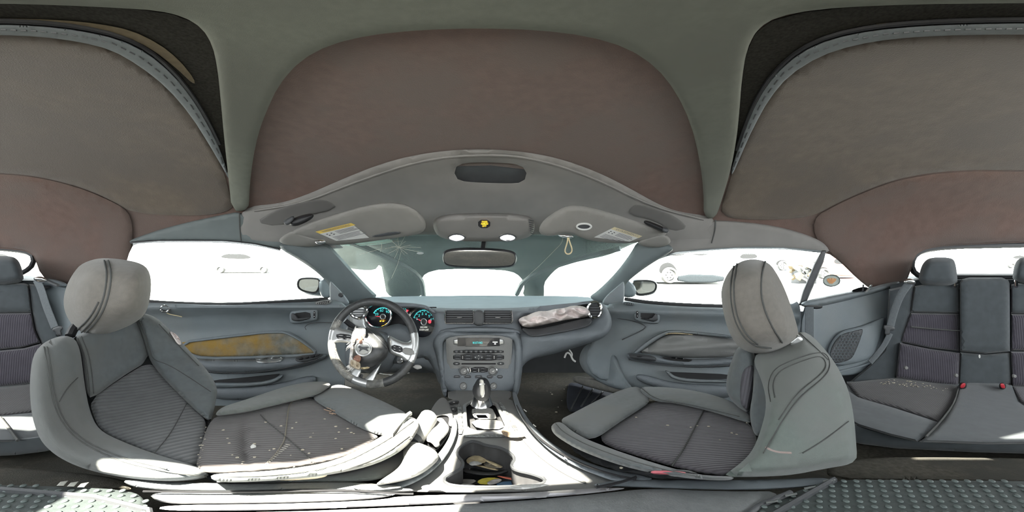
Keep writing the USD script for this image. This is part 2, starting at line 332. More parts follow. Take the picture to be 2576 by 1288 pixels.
# rear roof cloth, slightly greener
lr = lap([(-400, 86), (0, 88), (100, 92), (200, 105), (280, 125), (350, 165), (420, 220), (480, 290), (530, 370), (562, 425), (580, 500), (590, 530), (500, 545), (330, 537), (280, 503), (200, 469), (100, 444), (0, 434), (-400, 425)], 0.006, ch=2)
ceil.part("rear_roof_cloth", lr.mesh(), brown2, "taupe rear roof cloth above the driver's seat")
rr = lap([(2976, 84), (2576, 86), (2480, 86), (2360, 89), (2250, 96), (2150, 112), (2060, 140), (1980, 190), (1930, 250), (1885, 330), (1850, 410), (1825, 490), (1808, 545), (1900, 555), (2040, 548), (2100, 514), (2160, 486), (2250, 451), (2350, 433), (2450, 427), (2576, 429), (2976, 424)], 0.006, ch=2)
ceil.part("rear_roof_cloth", rr.mesh(), brown2, "taupe rear roof cloth above the passenger seat")

bow = Sheet([(583, 531), (626, 531), (628, 470), (636, 400), (650, 335), (668, 285), (700, 215), (755, 152), (830, 112), (930, 88), (1060, 75), (1200, 71), (1350, 75), (1480, 91), (1580, 121), (1650, 168), (1700, 230), (1738, 310), (1760, 400), (1770, 480), (1770, 549), (1800, 550),
             (1817, 500), (1838, 430), (1853, 350), (1860, 280), (1866, 200), (1878, 125), (1905, 72), (1955, 42), (2050, 24), (2200, 14), (2400, 9), (2976, 6), (2976, -105), (-400, -105), (-400, 7), (0, 9), (150, 13), (300, 20), (400, 27), (462, 42), (508, 70), (534, 112), (547, 170), (556, 260), (564, 350), (575, 450)],
            off(V, 0.035), t=0.04, h=0.02, R=22, ch=1, sp=16)
struct("trim_1", bow.mesh(), bowm, "grey-green cloth covered roof bow arching over the cabin")
# dark gap, bronze strap and stitched binding on both sides, each a trim of its own
def band(top, bot): return list(top) + list(bot)[::-1]
zl_t = [(-400, 57), (0, 60), (100, 64), (200, 75), (300, 97), (372, 132), (432, 182), (482, 243), (522, 308), (552, 370), (576, 445)]
zl_b = [(-400, 85), (0, 88), (100, 92), (200, 105), (280, 125), (350, 165), (420, 220), (480, 290), (530, 370), (560, 422), (578, 455)]
zr_t = [(2976, 54), (2576, 57), (2450, 59), (2330, 63), (2200, 74), (2090, 96), (2010, 132), (1945, 190), (1902, 255), (1875, 320), (1853, 385), (1838, 432)]
zr_b = [(2976, 84), (2576, 87), (2480, 87), (2360, 90), (2250, 97), (2150, 113), (2062, 141), (1984, 190), (1934, 250), (1893, 325), (1862, 395), (1842, 442)]
for nm, t_, b_, where, top_edge in (("trim_2", zl_t, zl_b, "driver's", [(-400, 5), (0, 8), (300, 18), (470, 40), (545, 110), (560, 260), (572, 440)]), ("trim_3", zr_t, zr_b, "passenger", [(2976, 4), (2576, 7), (2200, 12), (1960, 38), (1880, 100), (1862, 260), (1838, 430)])):
    tr = Thing(nm, f"dark roof gap, strap and stitched blue-grey binding over the {where} seat", None, None, "structure")
    mid = [tuple((np.array(a) * .5 + np.array(b) * .5)) for a, b in zip(t_, b_)]
    tr.part("roof_lining", sh(band(top_edge, resample(np.array(t_, float), 40, False).tolist()), off(V, 0.008), t=.01, ch=1), mesh_d, "dark woven lining seen through the roof gap")
    bs = Sheet(band(t_, b_), off(V, 0.022), t=0.02, h=0.012, R=7, sp=9, ch=1)
    tr.part("binding", bs.mesh(), tape, "blue-grey binding tape")
    # stitches
    q = resample(np.array(mid, float), 26, False); st = []
    for i in range(1, len(q) - 1):
        d = q[i + 1] - q[i]; d = d / np.linalg.norm(d)
        a, b = q[i] - d * 7, q[i] + d * 7
        if -390 < a[0] < 2960: st.append(line([a, q[i], b], bs, r=.0022, sp=7, ch=0, k=5))
    tr.part("stitch", join(*st), plastic_d, None, kind="stuff")
    piv = np.array([250., 140.]) if where[0] == "d" else np.array([2330., 140.])
    up = [(x, y - (11 if y < 200 else 8) - 3) for x, y in t_][:-2]
    tr.part("welt", line([(x, y - 8) for x, y in t_][:-1], off(V, 0.02), r=.006, sp=18, ch=1), black, "black rubber welt")
    w = [(x - (0 if where[0] == "d" else 0), y) for x, y in up]
    if where[0] == "d":
        bz_t = [(-400, 43), (0, 46), (150, 50), (250, 60), (330, 76), (400, 110), (450, 150), (490, 200)]
        bz_b = [(-400, 49), (0, 52), (130, 57), (230, 69), (310, 88), (380, 122), (440, 168), (490, 216)]
    else:
        bz_t = [(2976, 42), (2576, 44), (2450, 46), (2300, 52), (2200, 60)]; bz_b = [(2976, 48), (2576, 50), (2450, 51), (2300, 56), (2200, 62)]
    tr.part("strap", sh(band(bz_t, bz_b), off(V, 0.016), t=.006, ch=1, sp=10), bronze, "bronze elastic strap")

# windscreen header and side rails
hd_top = [(600, 545), (626, 518), (700, 513), (770, 491), (860, 451), (960, 411), (1060, 386), (1180, 374), (1300, 379), (1400, 396), (1500, 431), (1580, 471), (1650, 511), (1700, 532), (1775, 542)]
hd_bot = [(1690, 628), (1600, 604), (1345, 590), (1100, 590), (840, 604), (730, 620), (640, 612), (600, 600)]
HD = off(V, 0.022)
header = Sheet(hd_top + [(1802, 552), (1808, 612)] + hd_bot, HD, t=0.03, h=0.015, R=10, ch=2, holes=[[(1142, 425), (1158, 411), (1200, 408), (1300, 411), (1322, 424), (1326, 442), (1316, 458), (1290, 462), (1165, 458), (1145, 448)]],
               rel=lambda x, y: 0.012 * np.exp(-((y - 530 + 0.00017 * (x - 1220) ** 2 - 40) / 30.) ** 2))
hdr = struct("trim_4", header.mesh(), headm, "grey moulded windscreen header above the sun visors")
hdr.part("latch_recess", sh(ell(1233, 436, 112, 44, 30), off(V, -0.008), t=.01, ch=0), plastic_d, "dark roof latch recess")
hdr.part("ridge", line([(640, 530), (760, 512), (900, 455), (1060, 402), (1200, 388), (1330, 394), (1480, 440), (1640, 520), (1770, 552)], header, r=.005, lift=-.001, sp=16), headm)
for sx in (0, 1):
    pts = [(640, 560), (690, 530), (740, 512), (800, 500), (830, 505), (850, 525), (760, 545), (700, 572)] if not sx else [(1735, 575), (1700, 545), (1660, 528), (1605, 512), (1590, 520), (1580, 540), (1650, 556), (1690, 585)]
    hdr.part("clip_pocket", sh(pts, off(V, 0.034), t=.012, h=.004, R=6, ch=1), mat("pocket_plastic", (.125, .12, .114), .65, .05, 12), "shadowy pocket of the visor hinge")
rail_l = Sheet([(330, 602), (430, 568), (588, 534), (604, 534), (640, 560), (700, 592), (722, 612), (706, 632), (640, 617), (560, 608), (400, 608), (330, 613), (322, 610)], off(V, 0.014), t=0.04, h=0.015, R=12, ch=2)
tl = struct("trim_5", rail_l.mesh(), mat("rail_plastic", (.125, .145, .145), .65, .06, 12, .15, 500), "side roof rail above the driver's door window")
tl.part("seam", line([(602, 536), (603, 575), (606, 606)], rail_l, r=.003, sp=8), thread)
tl.part("weatherstrip", line([(330, 611), (400, 606), (560, 606), (640, 614), (704, 628)], off(V, 0.03), r=.006, sp=14), black, "black rubber weatherstrip")
rail_r = Sheet([(1640, 650), (1600, 630), (1690, 600), (1730, 560), (1800, 552), (1950, 566), (2060, 600), (2090, 630), (2078, 638), (1970, 626), (1850, 626), (1700, 636)], off(V, 0.02), t=0.04, h=0.015, R=12, ch=2)
trr = struct("trim_6", rail_r.mesh(), headm, "side roof rail above the passenger door window")
trr.part("seam", line([(1800, 553), (1799, 580), (1790, 612)], rail_r, r=.003, sp=8), thread)
trr.part("weatherstrip", line([(1610, 668), (1650, 652), (1700, 634), (1850, 623), (1970, 623), (2075, 634)], off(V, 0.03), r=.005, sp=14), tape, "pale weatherstrip edge")

# windscreen pillars
WS = d3([(800, 600, 2.26), (1600, 600, 2.26), (1200, 745, 2.72)])
pil_l = Sheet([(690, 618), (740, 606), (818, 606), (852, 640), (896, 690), (932, 728), (956, 750), (880, 770), (835, 765), (832, 720), (800, 686), (755, 655)], d3([(690, 618, 2.2), (830, 608, 2.22), (930, 750, 2.45), (832, 750, 2.3)]), t=.06, h=.03, R=16)
pa = struct("trim_7", pil_l.mesh(), pillar, "windscreen pillar between driver's window and windscreen")
sail_l = Sheet([(829, 705), (838, 712), (872, 748), (882, 768), (836, 772), (829, 750)], fl(2.17), t=.03, h=.008, R=6)
pa.part("mirror_corner_cover", sail_l.mesh(), plastic)
pa.part("tweeter", lathe([(0, .012), (.008, .011), (.010, 0), (0, 0)], P(858, 742, 2.15), [0, -1, .1]), black)
pil_r = Sheet([(1700, 622), (1680, 640), (1640, 662), (1590, 698), (1570, 718), (1568, 758), (1520, 768), (1478, 748), (1500, 735), (1545, 692), (1585, 640), (1606, 602), (1650, 606)], d3([(1690, 618, 2.2), (1600, 608, 2.22), (1490, 750, 2.45), (1568, 750, 2.3)]), t=.06, h=.03, R=16)
pb = struct("trim_8", pil_r.mesh(), pillar, "windscreen pillar between windscreen and passenger window")
pb.part("mirror_corner_cover", sh([(1571, 705), (1560, 714), (1520, 748), (1512, 768), (1564, 770), (1571, 750)], fl(2.17), t=.03, h=.008, R=6), plastic)

# panes
ws = Sheet([(806, 590), (1615, 590), (1560, 690), (1490, 752), (1200, 749), (900, 752), (850, 680)], WS, t=.006, ch=0, sp=40)
w1 = struct("window_1", ws.mesh(), glass_d, "dusty cracked windscreen above the dashboard", smooth=False)
ck = []
for k in range(15):
    a = k * 2 * np.pi / 15 + rng.uniform(-.15, .15); L = rng.uniform(12, 60)
    p0 = np.array([1004, 622]); p1 = p0 + L * np.array([math.cos(a), math.sin(a) * .6])
    ck.append(line([p0, (p0 + p1) / 2 + rng.uniform(-2, 2, 2), p1], off(WS, .002), r=.0007, sp=12, ch=0, k=4))
for (a, b) in (((880, 618), (1010, 606)), ((905, 640), (960, 625)), ((960, 612), (956, 634)), ((1300, 720), (1410, 615)), ((1410, 615), (1416, 592)), ((1010, 630), (985, 700))):
    ck.append(line([a, ((a[0] + b[0]) / 2 + 3, (a[1] + b[1]) / 2), b], off(WS, .002), r=.0007, sp=12, ch=0, k=4))
w1.part("crack", join(*ck), thread_w, "pale star crack in the glass", kind="stuff")
w1.part("dot_sticker", sh(ell(1057, 637, 9, 3, 14), off(WS, .002), t=.001, ch=0), paper, "small white spot")
dw_out = [(334, 612), (400, 606), (560, 606), (640, 614), (700, 628), (757, 656), (805, 690), (826, 716), (828, 752), (700, 760), (560, 768), (400, 762), (365, 758), (335, 745)]
struct("window_2", sh(dw_out, fl(2.215), t=.005, ch=0, sp=40), glass_c, "driver's door window with blown-out daylight behind", smooth=False)
struct("window_3", sh([(1566, 760), (1568, 716), (1590, 696), (1640, 660), (1700, 634), (1850, 624), (1970, 624), (2072, 636), (2012, 760), (1990, 775), (1850, 774), (1700, 768)], fl(2.215), t=.005, ch=0, sp=40), glass_c, "passenger door window with parked vehicles behind", smooth=False)
w4 = struct("window_4", sh([(2080, 638), (2110, 655), (2160, 702), (2196, 722), (2120, 742), (2022, 752)], fl(2.225), t=.005, ch=0, sp=40), glass_c, "small rear quarter window with an oval sticker", smooth=False)
struct("window_5", sh([(2286, 640), (2300, 636), (2340, 618), (2450, 612), (2976, 606), (2976, 700), (2280, 700)], fl(2.36), t=.005, ch=0, sp=60), glass_c, "rear window behind the bench on the passenger side", smooth=False)
struct("window_6", sh([(-400, 612), (-60, 618), (40, 624), (90, 640), (96, 700), (-400, 700)], fl(2.36), t=.005, ch=0, sp=60), glass_c, "rear window behind the bench on the driver's side", smooth=False)
bar = Sheet([(2062, 630), (2084, 630), (2034, 750), (2024, 768), (2004, 768)], fl(2.19), t=.04, h=.012, R=6, ch=1)
struct("trim_9", bar.mesh(), plastic_d, "dark slanted divider between passenger window and quarter window")
# rear window frame and parcel shelf
fr = Thing("trim_10", "black rubber frame round the rear window on the passenger side", None, None, "structure")
fr.part("frame", line([(2976, 694), (2330, 697), (2302, 690), (2290, 668), (2300, 640), (2340, 624), (2450, 617), (2976, 611)], fl(2.33), r=.013, sp=14, ch=1), black)
fr.part("shelf", sh([(2255, 715), (2275, 692), (2330, 697), (2976, 697), (2976, 725), (2260, 730)], d3([(2300, 695, 2.36), (2900, 695, 2.36), (2600, 725, 2.18)]), t=.03), plastic_d)
fr2 = Thing("trim_11", "black rubber frame round the rear window on the driver's side", None, None, "structure")
fr2.part("frame", line([(-400, 700), (40, 694), (76, 676), (88, 655), (80, 637), (40, 628), (-60, 621), (-400, 615)], fl(2.33), r=.011, sp=14, ch=1), black)
fr2.part("shelf", sh([(-400, 697), (60, 690), (100, 700), (150, 735), (-400, 735)], d3([(-300, 695, 2.36), (50, 695, 2.36), (-100, 725, 2.18)]), t=.03), plastic_d)

# outer body behind the doors and under the dash, so that no daylight leaks in
def bx(x0, x1, y0, y1, z0, z1):
    b = trimesh.creation.box([x1 - x0, y1 - y0, z1 - z0]); b.apply_translation([(x0 + x1) / 2, (y0 + y1) / 2, CZ + (z0 + z1) / 2]); return b
struct("wall_front", bx(-0.80, 0.55, 2.72, 2.76, -0.9, -0.24), plastic_d, "dark firewall in the footwells under the dashboard")
struct("wall_rear", join(bx(1.78, 4.2, 2.40, 2.45, -0.9, -0.12), bx(-4.2, -1.85, 2.40, 2.45, -0.9, -0.12), bx(.55, 1.78, 2.40, 2.45, -.9, -.26), bx(-1.85, -.80, 2.40, 2.45, -.9, -.26)), plastic_d, "dark body panel behind the rear bench")

struct("wall_back", join(bx(-3.0, 3.0, -1.35, -1.30, -.9, .02), bx(-3.05, -3.0, -1.35, 2.45, -.9, .02), bx(3.0, 3.05, -1.35, 2.45, -.9, .02)), plastic_d, "dark lower body walls closing the cabin behind the viewer")

# ================================================================ DOORS
def slats(T, parent, x0, x1, y0, y1, Y, n, m, vertical=False, tilt=0.0):
    for i in range(n):
        if vertical:
            a = x0 + (x1 - x0) * (i + .5) / n; w = (x1 - x0) / n * .28
            T.part("slat", sh([(a - w, y0), (a + w, y0), (a + w + tilt, y1), (a - w + tilt, y1)], fl(Y), t=.012, ch=0, sp=30), m, parent=parent, smooth=False)
        else:
            a = y0 + (y1 - y0) * (i + .5) / n; w = (y1 - y0) / n * .25
            T.part("slat", sh([(x0, a - w), (x1, a - w + tilt), (x1, a + w + tilt), (x0, a + w)], fl(Y), t=.012, ch=0, sp=60), m, parent=parent, smooth=False)

# driver's door
D1 = Thing("door_1", "driver's door with a glue-stained bare insert and pull handle", None, None, "structure")
dl = Sheet([(322, 752), (400, 759), (560, 768), (700, 760), (800, 753), (832, 752), (872, 765), (880, 800), (870, 960), (850, 1010), (700, 1030), (540, 1040), (330, 1040)], fl(2.15), t=.05, h=.01, R=8, ch=1, sp=7,
           rel=lambda x, y: -0.045 * np.exp(-((y - 772) / 16.) ** 2) + 0.02 * np.exp(-((y - 830 + (x - 600) * .06) / 30.) ** 2) - 0.02 * np.clip((y - 900) / 60, 0, 1))
D1.part("panel", dl.mesh(), plastic)
D1.part("window_seal", line([(366, 757), (400, 761), (560, 767), (700, 760), (824, 752)], fl(2.12), r=.007, sp=20), black, "black window seal")
ins = Sheet([(452, 862), (480, 858), (560, 850), (640, 842), (695, 834), (718, 835), (735, 845), (765, 862), (793, 884), (790, 890), (700, 894), (560, 899), (485, 895), (460, 880)], fl(2.135), t=.02, h=.006, R=5, ch=1, rel=lambda x, y: .008 * (meshkit.noise(np.stack([x / 25, y / 16, 0 * x], -1)) - .5))
D1.part("insert_board", ins.mesh(), rust, "bare insert board stained with yellow glue")
D1.part("insert_rim", line([(450, 862), (560, 848), (700, 832), (738, 843), (798, 886), (790, 893), (560, 902), (480, 898)], fl(2.128), r=.006, sp=12, ch=1, closed=True), plastic)
arm = Sheet([(470, 902), (560, 904), (640, 905), (720, 899), (800, 891), (824, 889), (818, 903), (760, 925), (690, 936), (600, 941), (530, 941), (490, 925)], fl(2.11), t=.06, h=.05, R=16, ch=2)
D1.part("armrest", arm.mesh(), plastic2)
D1.part("armrest_edge", line([(500, 930), (560, 939), (640, 937), (720, 926), (800, 903)], arm, r=.003, sp=12), plastic_d)
D1.part("pull_cup", sh([(637, 900), (665, 900), (680, 896), (716, 896), (706, 911), (650, 914)], off(arm.Y, .006), t=.012, h=.004, R=4, ch=1), silver, "grey pull cup in the armrest")
sw = D1.part("switch_panel", sh([(745, 896), (800, 890), (815, 890), (808, 898), (760, 912), (742, 908)], off(arm.Y, .005), t=.01, h=.003, R=4, ch=1), plastic_d)
for (x, y) in ((757, 902), (772, 899), (787, 896), (799, 893)): D1.part("window_switch", sh([(x - 5, y - 2), (x + 5, y - 4), (x + 5, y + 2), (x - 5, y + 4)], fl(2.045), t=.012, h=.003, R=2, ch=1), black, parent=sw)
pk = [(530, 957), (610, 950), (700, 940), (706, 941), (682, 957), (620, 962), (535, 964)]
D1.part("map_pocket", sh(pk, fl(2.112), t=.02, ch=1), black, "dark opening of the map pocket")
D1.part("pocket_lip", sh([(520, 962), (560, 962), (620, 963), (680, 957), (712, 940), (716, 944), (690, 966), (620, 975), (530, 976)], fl(2.09), t=.04, h=.015, R=5), plastic)
D1.part("pocket_face", sh([(525, 974), (620, 974), (700, 966), (790, 940), (800, 960), (740, 1000), (530, 1010)], fl(2.10), t=.03, h=.02, R=14), plastic2)
D1.part("speaker_outline", line([(770, 830), (765, 820), (790, 810), (845, 812)], fl(2.118), r=.0015, sp=8), plastic_d)
bz = D1.part("handle_bezel", sh([(729, 785), (742, 780), (795, 774), (800, 780), (800, 803), (792, 807), (742, 815), (730, 813), (728, 800)], fl(2.115), t=.03, h=.006, R=5, ch=2), plastic, "grey door handle surround")
D1.part("handle_cup", sh([(733, 789), (780, 783), (783, 803), (734, 810)], fl(2.108), t=.01, h=0, ch=1), black, parent=bz)
D1.part("handle", sh([(731, 788), (742, 788), (748, 799), (755, 800), (779, 797), (781, 803), (734, 811)], fl(2.10), t=.015, h=.008, R=4, ch=2), plastic_d, "inner door handle lever", parent=bz)
D1.part("lock_button", sh(rect(788, 783, 793, 800), fl(2.104), t=.015, h=.003, R=2, ch=1), black, parent=bz)
for y in (787, 796): D1.part("lock_mark", sh(rect(789, y - 1, 792, y + 1), fl(2.098), t=.002, ch=0), paper, parent=bz)
vt = D1.part("defroster_vent", sh([(792, 761), (800, 757), (822, 754), (832, 754), (835, 759), (826, 766), (802, 768), (794, 766)], fl(2.105), t=.03, h=.006, R=4, ch=1), plastic_g, "defroster vent in the door top")
D1.part("vent_opening", sh([(797, 761), (825, 756), (829, 759), (823, 764), (800, 766)], fl(2.096), t=.01, ch=1), black, parent=vt)
for i in range(5): D1.part("slat", sh([(801 + i * 5.2, 761 - i * .8), (804 + i * 5.2, 760.4 - i * .8), (803 + i * 5.2, 765 - i * .4), (800 + i * 5.2, 765.5 - i * .4)], fl(2.092), t=.008, ch=0, sp=8), plastic_g, parent=vt, smooth=False)
tw = D1.part("socket", ring(415, 777, 11, 8, 2.10, .004, 18), chrome, "chrome-edged hole of the missing tweeter")
D1.part("socket_hole", sh(ell(415, 777, 10, 7, 14), fl(2.106), t=.01, ch=0), black, parent=tw)
D1.part("loose_wire", line([(417, 783), (422, 790), (445, 794), (458, 797)], fl(2.115), r=.002, sp=5), cream, "thin pale wire hanging from the tweeter hole")

# passenger door
D2 = Thing("door_2", "passenger door with a wrinkled vinyl insert", None, None, "structure")
dr = Sheet([(1520, 768), (1568, 758), (1620, 762), (1720, 768), (1850, 774), (1990, 766), (2010, 755), (2016, 800), (2012, 1020), (1850, 1020), (1700, 1005), (1560, 965), (1490, 950), (1470, 900), (1500, 840)], fl(2.15), t=.05, h=.01, R=8, ch=1, sp=7,
           rel=lambda x, y: -0.04 * np.exp(-((y - 783 - (x - 1600) * .03) / 16.) ** 2) - 0.02 * np.clip((y - 900) / 60, 0, 1))
D2.part("panel", dr.mesh(), plastic)
D2.part("window_seal", line([(1572, 752), (1620, 760), (1720, 767), (1850, 771)], fl(2.12), r=.007, sp=20), black, "black window seal")
vin = Sheet([(1600, 884), (1640, 862), (1680, 840), (1700, 836), (1760, 843), (1850, 853), (1880, 858), (1880, 896), (1750, 902), (1640, 896)], fl(2.13), t=.02, h=.03, R=16, rel=lambda x, y: .018 * np.sin((y - 850 + (x - 1700) * .12) / 7.0) * np.exp(-((y - 868) / 14.) ** 2))
D2.part("insert_vinyl", vin.mesh(), plastic_g, "wrinkled vinyl insert")
D2.part("insert_gap", sh([(1668, 842), (1690, 836), (1725, 838), (1750, 843), (1720, 841), (1690, 840)], fl(2.088), t=.01, h=.004, R=3, ch=1), cream, "pale torn edge above the insert")
D2.part("trim_crease", sh([(1585, 893), (1630, 855), (1665, 836), (1690, 828), (1850, 844), (1850, 852), (1700, 836), (1675, 842), (1640, 862), (1600, 893)], fl(2.11), t=.03, h=.012, R=5), plastic)
arm2 = Sheet([(1573, 890), (1592, 887), (1640, 890), (1680, 899), (1750, 905), (1870, 896), (1870, 922), (1740, 926), (1660, 918), (1590, 908), (1578, 902)], fl(2.11), t=.06, h=.05, R=14)
D2.part("armrest", arm2.mesh(), plastic2)
D2.part("armrest_edge", line([(1582, 905), (1650, 916), (1740, 923), (1850, 918)], arm2, r=.003, sp=12), plastic_d)
sw = D2.part("switch_panel", sh([(1580, 891), (1594, 888), (1650, 896), (1650, 912), (1588, 904)], off(arm2.Y, .005), t=.01, h=.003, R=4, ch=1), plastic_d)
D2.part("window_switch", sh([(1603, 894), (1616, 896), (1612, 899), (1601, 897)], fl(2.04), t=.012, h=.003, R=2, ch=1), black, parent=sw)
D2.part("pull_cup", sh([(1664, 899), (1672, 897), (1740, 903), (1742, 907), (1730, 911), (1675, 905)], off(arm2.Y, .006), t=.012, ch=1), black, "dark pull cup in the armrest")
D2.part("map_pocket", sh([(1680, 935), (1700, 936), (1850, 942), (1850, 955), (1710, 952), (1690, 945)], fl(2.105), t=.02, ch=1), black, "dark opening of the map pocket")
D2.part("pocket_lip", sh([(1670, 932), (1680, 932), (1705, 952), (1850, 956), (1850, 964), (1700, 962)], fl(2.09), t=.04, h=.012, R=4), plastic)
D2.part("pocket_face", sh([(1600, 935), (1700, 966), (1850, 968), (1850, 1005), (1720, 995), (1600, 960)], fl(2.10), t=.03, h=.02, R=14), plastic2)
bz = D2.part("handle_bezel", sh([(1596, 776), (1604, 775), (1655, 783), (1661, 788), (1659, 812), (1650, 816), (1600, 808), (1594, 800)], fl(2.112), t=.03, h=.006, R=5), plastic, "grey door handle surround")
D2.part("handle_cup", sh([(1612, 781), (1652, 787), (1655, 812), (1611, 803)], fl(2.103), t=.01, ch=1), black, parent=bz)
D2.part("handle", sh([(1611, 799), (1638, 802), (1648, 788), (1653, 790), (1655, 811), (1612, 803)], fl(2.095), t=.015, h=.008, R=4, ch=1), plastic_d, "inner door handle lever", parent=bz)
D2.part("lock_button", sh(rect(1600, 782, 1606, 800), fl(2.10), t=.015, h=.003, R=2, ch=1), black, parent=bz)
for y in (786, 795): D2.part("lock_mark", sh(rect(1602, y - 1, 1605, y + 1), fl(2.095), t=.002, ch=0), paper, parent=bz)
vt = D2.part("defroster_vent", sh([(1565, 760), (1575, 758), (1595, 761), (1599, 765), (1592, 769), (1570, 767)], fl(2.10), t=.03, h=.006, R=4, ch=1), plastic, "defroster vent in the door top")
D2.part("vent_opening", sh([(1568, 761), (1594, 763), (1592, 767), (1571, 765)], fl(2.09), t=.01, ch=1), black, parent=vt)
for i in range(5): D2.part("slat", sh([(1571 + i * 4.6, 760.5 + i * .5), (1573 + i * 4.6, 760.8 + i * .5), (1574.4 + i * 4.6, 766 + i * .3), (1572.4 + i * 4.6, 765.7 + i * .3)], fl(2.086), t=.008, ch=0, sp=8), plastic, parent=vt, smooth=False)
D2.part("trim_line", line([(1530, 797), (1600, 808), (1625, 820), (1622, 828), (1565, 855)], fl(2.133), r=.002, sp=10, ch=1), plastic_d)

# quarter panel on the passenger side
qp = Sheet([(2014, 768), (2060, 757), (2140, 742), (2220, 726), (2252, 717), (2266, 715), (2248, 780), (2228, 850), (2200, 915), (2170, 942), (2060, 950), (2012, 930)], d3([(2020, 760, 2.17), (2020, 930, 2.12), (2260, 720, 2.26)]), t=.05, h=.012, R=10, ch=1)
QP = struct("wall_right", qp.mesh(), plastic, "grey rear quarter trim panel with a speaker grille")
ledge = Sheet([(2012, 766), (2022, 757), (2100, 740), (2190, 724), (2225, 713), (2265, 706), (2262, 718), (2200, 738), (2100, 764), (2050, 773), (2020, 772)], off(qp.D, .01), t=.06, h=.035, R=9)
QP.part("top_ledge", ledge.mesh(), plastic)
QP.part("hinge_pocket", sh([(2140, 731), (2165, 722), (2180, 722), (2190, 728), (2160, 735), (2148, 735)], off(ledge.Y, .003), t=.01, ch=1), black, "dark roof hinge opening")
QP.part("hinge_arm", line([(2178, 735), (2192, 718)], off(ledge.Y, .012), r=.004, ch=0), silver)
QP.part("hinge_arm", line([(2170, 733), (2172, 716)], off(ledge.Y, .012), r=.003, ch=0), plastic_d)
spk = Sheet([(2080, 880), (2100, 845), (2120, 830), (2170, 820), (2215, 800), (2228, 797), (2226, 810), (2205, 880), (2190, 905), (2120, 922), (2085, 915)], off(qp.Y, .012), t=.03, h=.012, R=9)
sp_ = QP.part("speaker_pod", spk.mesh(), plastic)
gr = [(2088, 882), (2106, 850), (2124, 838), (2160, 830), (2172, 826), (2168, 845), (2150, 890), (2140, 905), (2105, 915), (2090, 908)]
grs = Sheet(gr, off(spk.Y, .004), t=.006, h=.004, R=4)
QP.part("speaker_grille", grs.mesh(), plastic_d, "dark hexagon-mesh speaker grille", parent=sp_)
hx = []
for r in range(12):
    for c in range(11):
        x, y = 2086 + c * 8.4 + (r % 2) * 4.2, 832 + r * 7.3
        if Polygon(gr).buffer(-4).contains(shapely.Point(x, y)): hx.append(ring(x, y, 4.4, 4.4, off(grs.Y, .003), .0009, 6, 4))
QP.part("grille_mesh", join(*hx), plastic, parent=sp_, kind="stuff")
QP.part("pod_rib", line([(2110, 935), (2180, 918), (2200, 906), (2212, 880)], off(qp.Y, .01), r=.004, sp=8), plastic)
QP.part("pod_rib", line([(2100, 926), (2178, 909), (2196, 895)], off(qp.Y, .01), r=.003, sp=8), plastic)
# quarter panel on the driver's side, seen between bench and front seat
ql = Sheet([(84, 705), (110, 706), (170, 722), (300, 745), (322, 752), (330, 900), (150, 900), (125, 800)], d3([(90, 710, 2.25), (320, 750, 2.17), (200, 900, 2.15)]), t=.05, h=.02, R=12, ch=1)
QL = struct("wall_left", ql.mesh(), plastic, "grey quarter trim behind the driver's seat")
QL.part("top_ledge", sh([(86, 702), (130, 700), (168, 712), (172, 722), (140, 720), (100, 714)], off(ql.D, .02), t=.05, h=.02, R=6), plastic)

# sticker on the quarter pane (its own thing)
stk = Thing("sticker", "oval flame and scallop sticker on the small quarter window", "sticker")
se = ell(2092, 706, 22, 15, 30, -.15); se[3:6, 0] += 2
stk.part("backing", sh(se, fl(2.221), t=.0015, ch=0), mat("sticker_grey", (0.42, 0.46, 0.42), .5), "grey oval backing")
stk.part("rim", ring(2092, 706, 21, 14, 2.2195, .0018, 30, 5), mat("sticker_dark", (0.10, 0.12, 0.12), .5))
for k in range(6):
    a = -.9 + k * .36; x, y = 2092 + 13 * math.sin(a), 708 - 5 * math.cos(a)
    stk.part("flame", sh([(2090, 717), (x - 2.5, y), (x + 1, y - 6), (x + 2.5, y)], fl(2.2195), t=.001, ch=1), mat("sticker_orange", (0.62, 0.30, 0.12), .5))

# ================================================================ DASHBOARD
DB = Thing("dashboard", "grey dashboard with instrument dials, radio stack and centre vents", "dashboard")
dt = Sheet([(862, 758), (930, 747), (1100, 744), (1320, 744), (1490, 746), (1535, 760), (1540, 785), (1300, 790), (1125, 790), (1100, 774), (1040, 769), (985, 766), (945, 762), (912, 768), (890, 788), (865, 780)], rb([(862, 758, 2.45), (930, 747, 2.66), (1200, 744, 2.72), (1490, 746, 2.66), (1535, 760, 2.4), (1530, 785, 2.02), (1200, 788, 2.02), (900, 790, 2.02), (1200, 765, 2.32)]), t=.04, ch=1)
DB.part("top_pad", dt.mesh(), plastic2)
hole_bin = [(905, 795), (912, 772), (945, 764), (985, 770), (1010, 774), (1040, 772), (1062, 772), (1085, 785), (1096, 808), (1090, 838), (1068, 850), (1045, 846), (1024, 820), (1000, 812), (960, 826), (930, 822)]
hole_bag = [(1306, 806), (1312, 796), (1400, 778), (1484, 762), (1500, 768), (1503, 790), (1480, 804), (1345, 838), (1312, 832)]
FD = d3([(900, 780, 2.02), (1530, 780, 2.02), (1200, 900, 1.97)])
fa = Sheet([(862, 770), (900, 771), (1000, 768), (1100, 776), (1300, 776), (1490, 757), (1520, 762), (1538, 795), (1540, 822), (1522, 850), (1470, 868), (1390, 892), (1310, 908), (1300, 1000), (1115, 1000), (1080, 895), (1040, 905), (1000, 900), (900, 895), (866, 860)], FD, t=.06, h=.035, R=22, ch=2, holes=[hole_bin, hole_bag], sp=11,
            rel=lambda x, y: -.04 * np.exp(-((y - 845) / 30.) ** 2) * (x > 1310) * np.clip((x - 1310) / 40, 0, 1))
DB.part("fascia", fa.mesh(), plastic2)
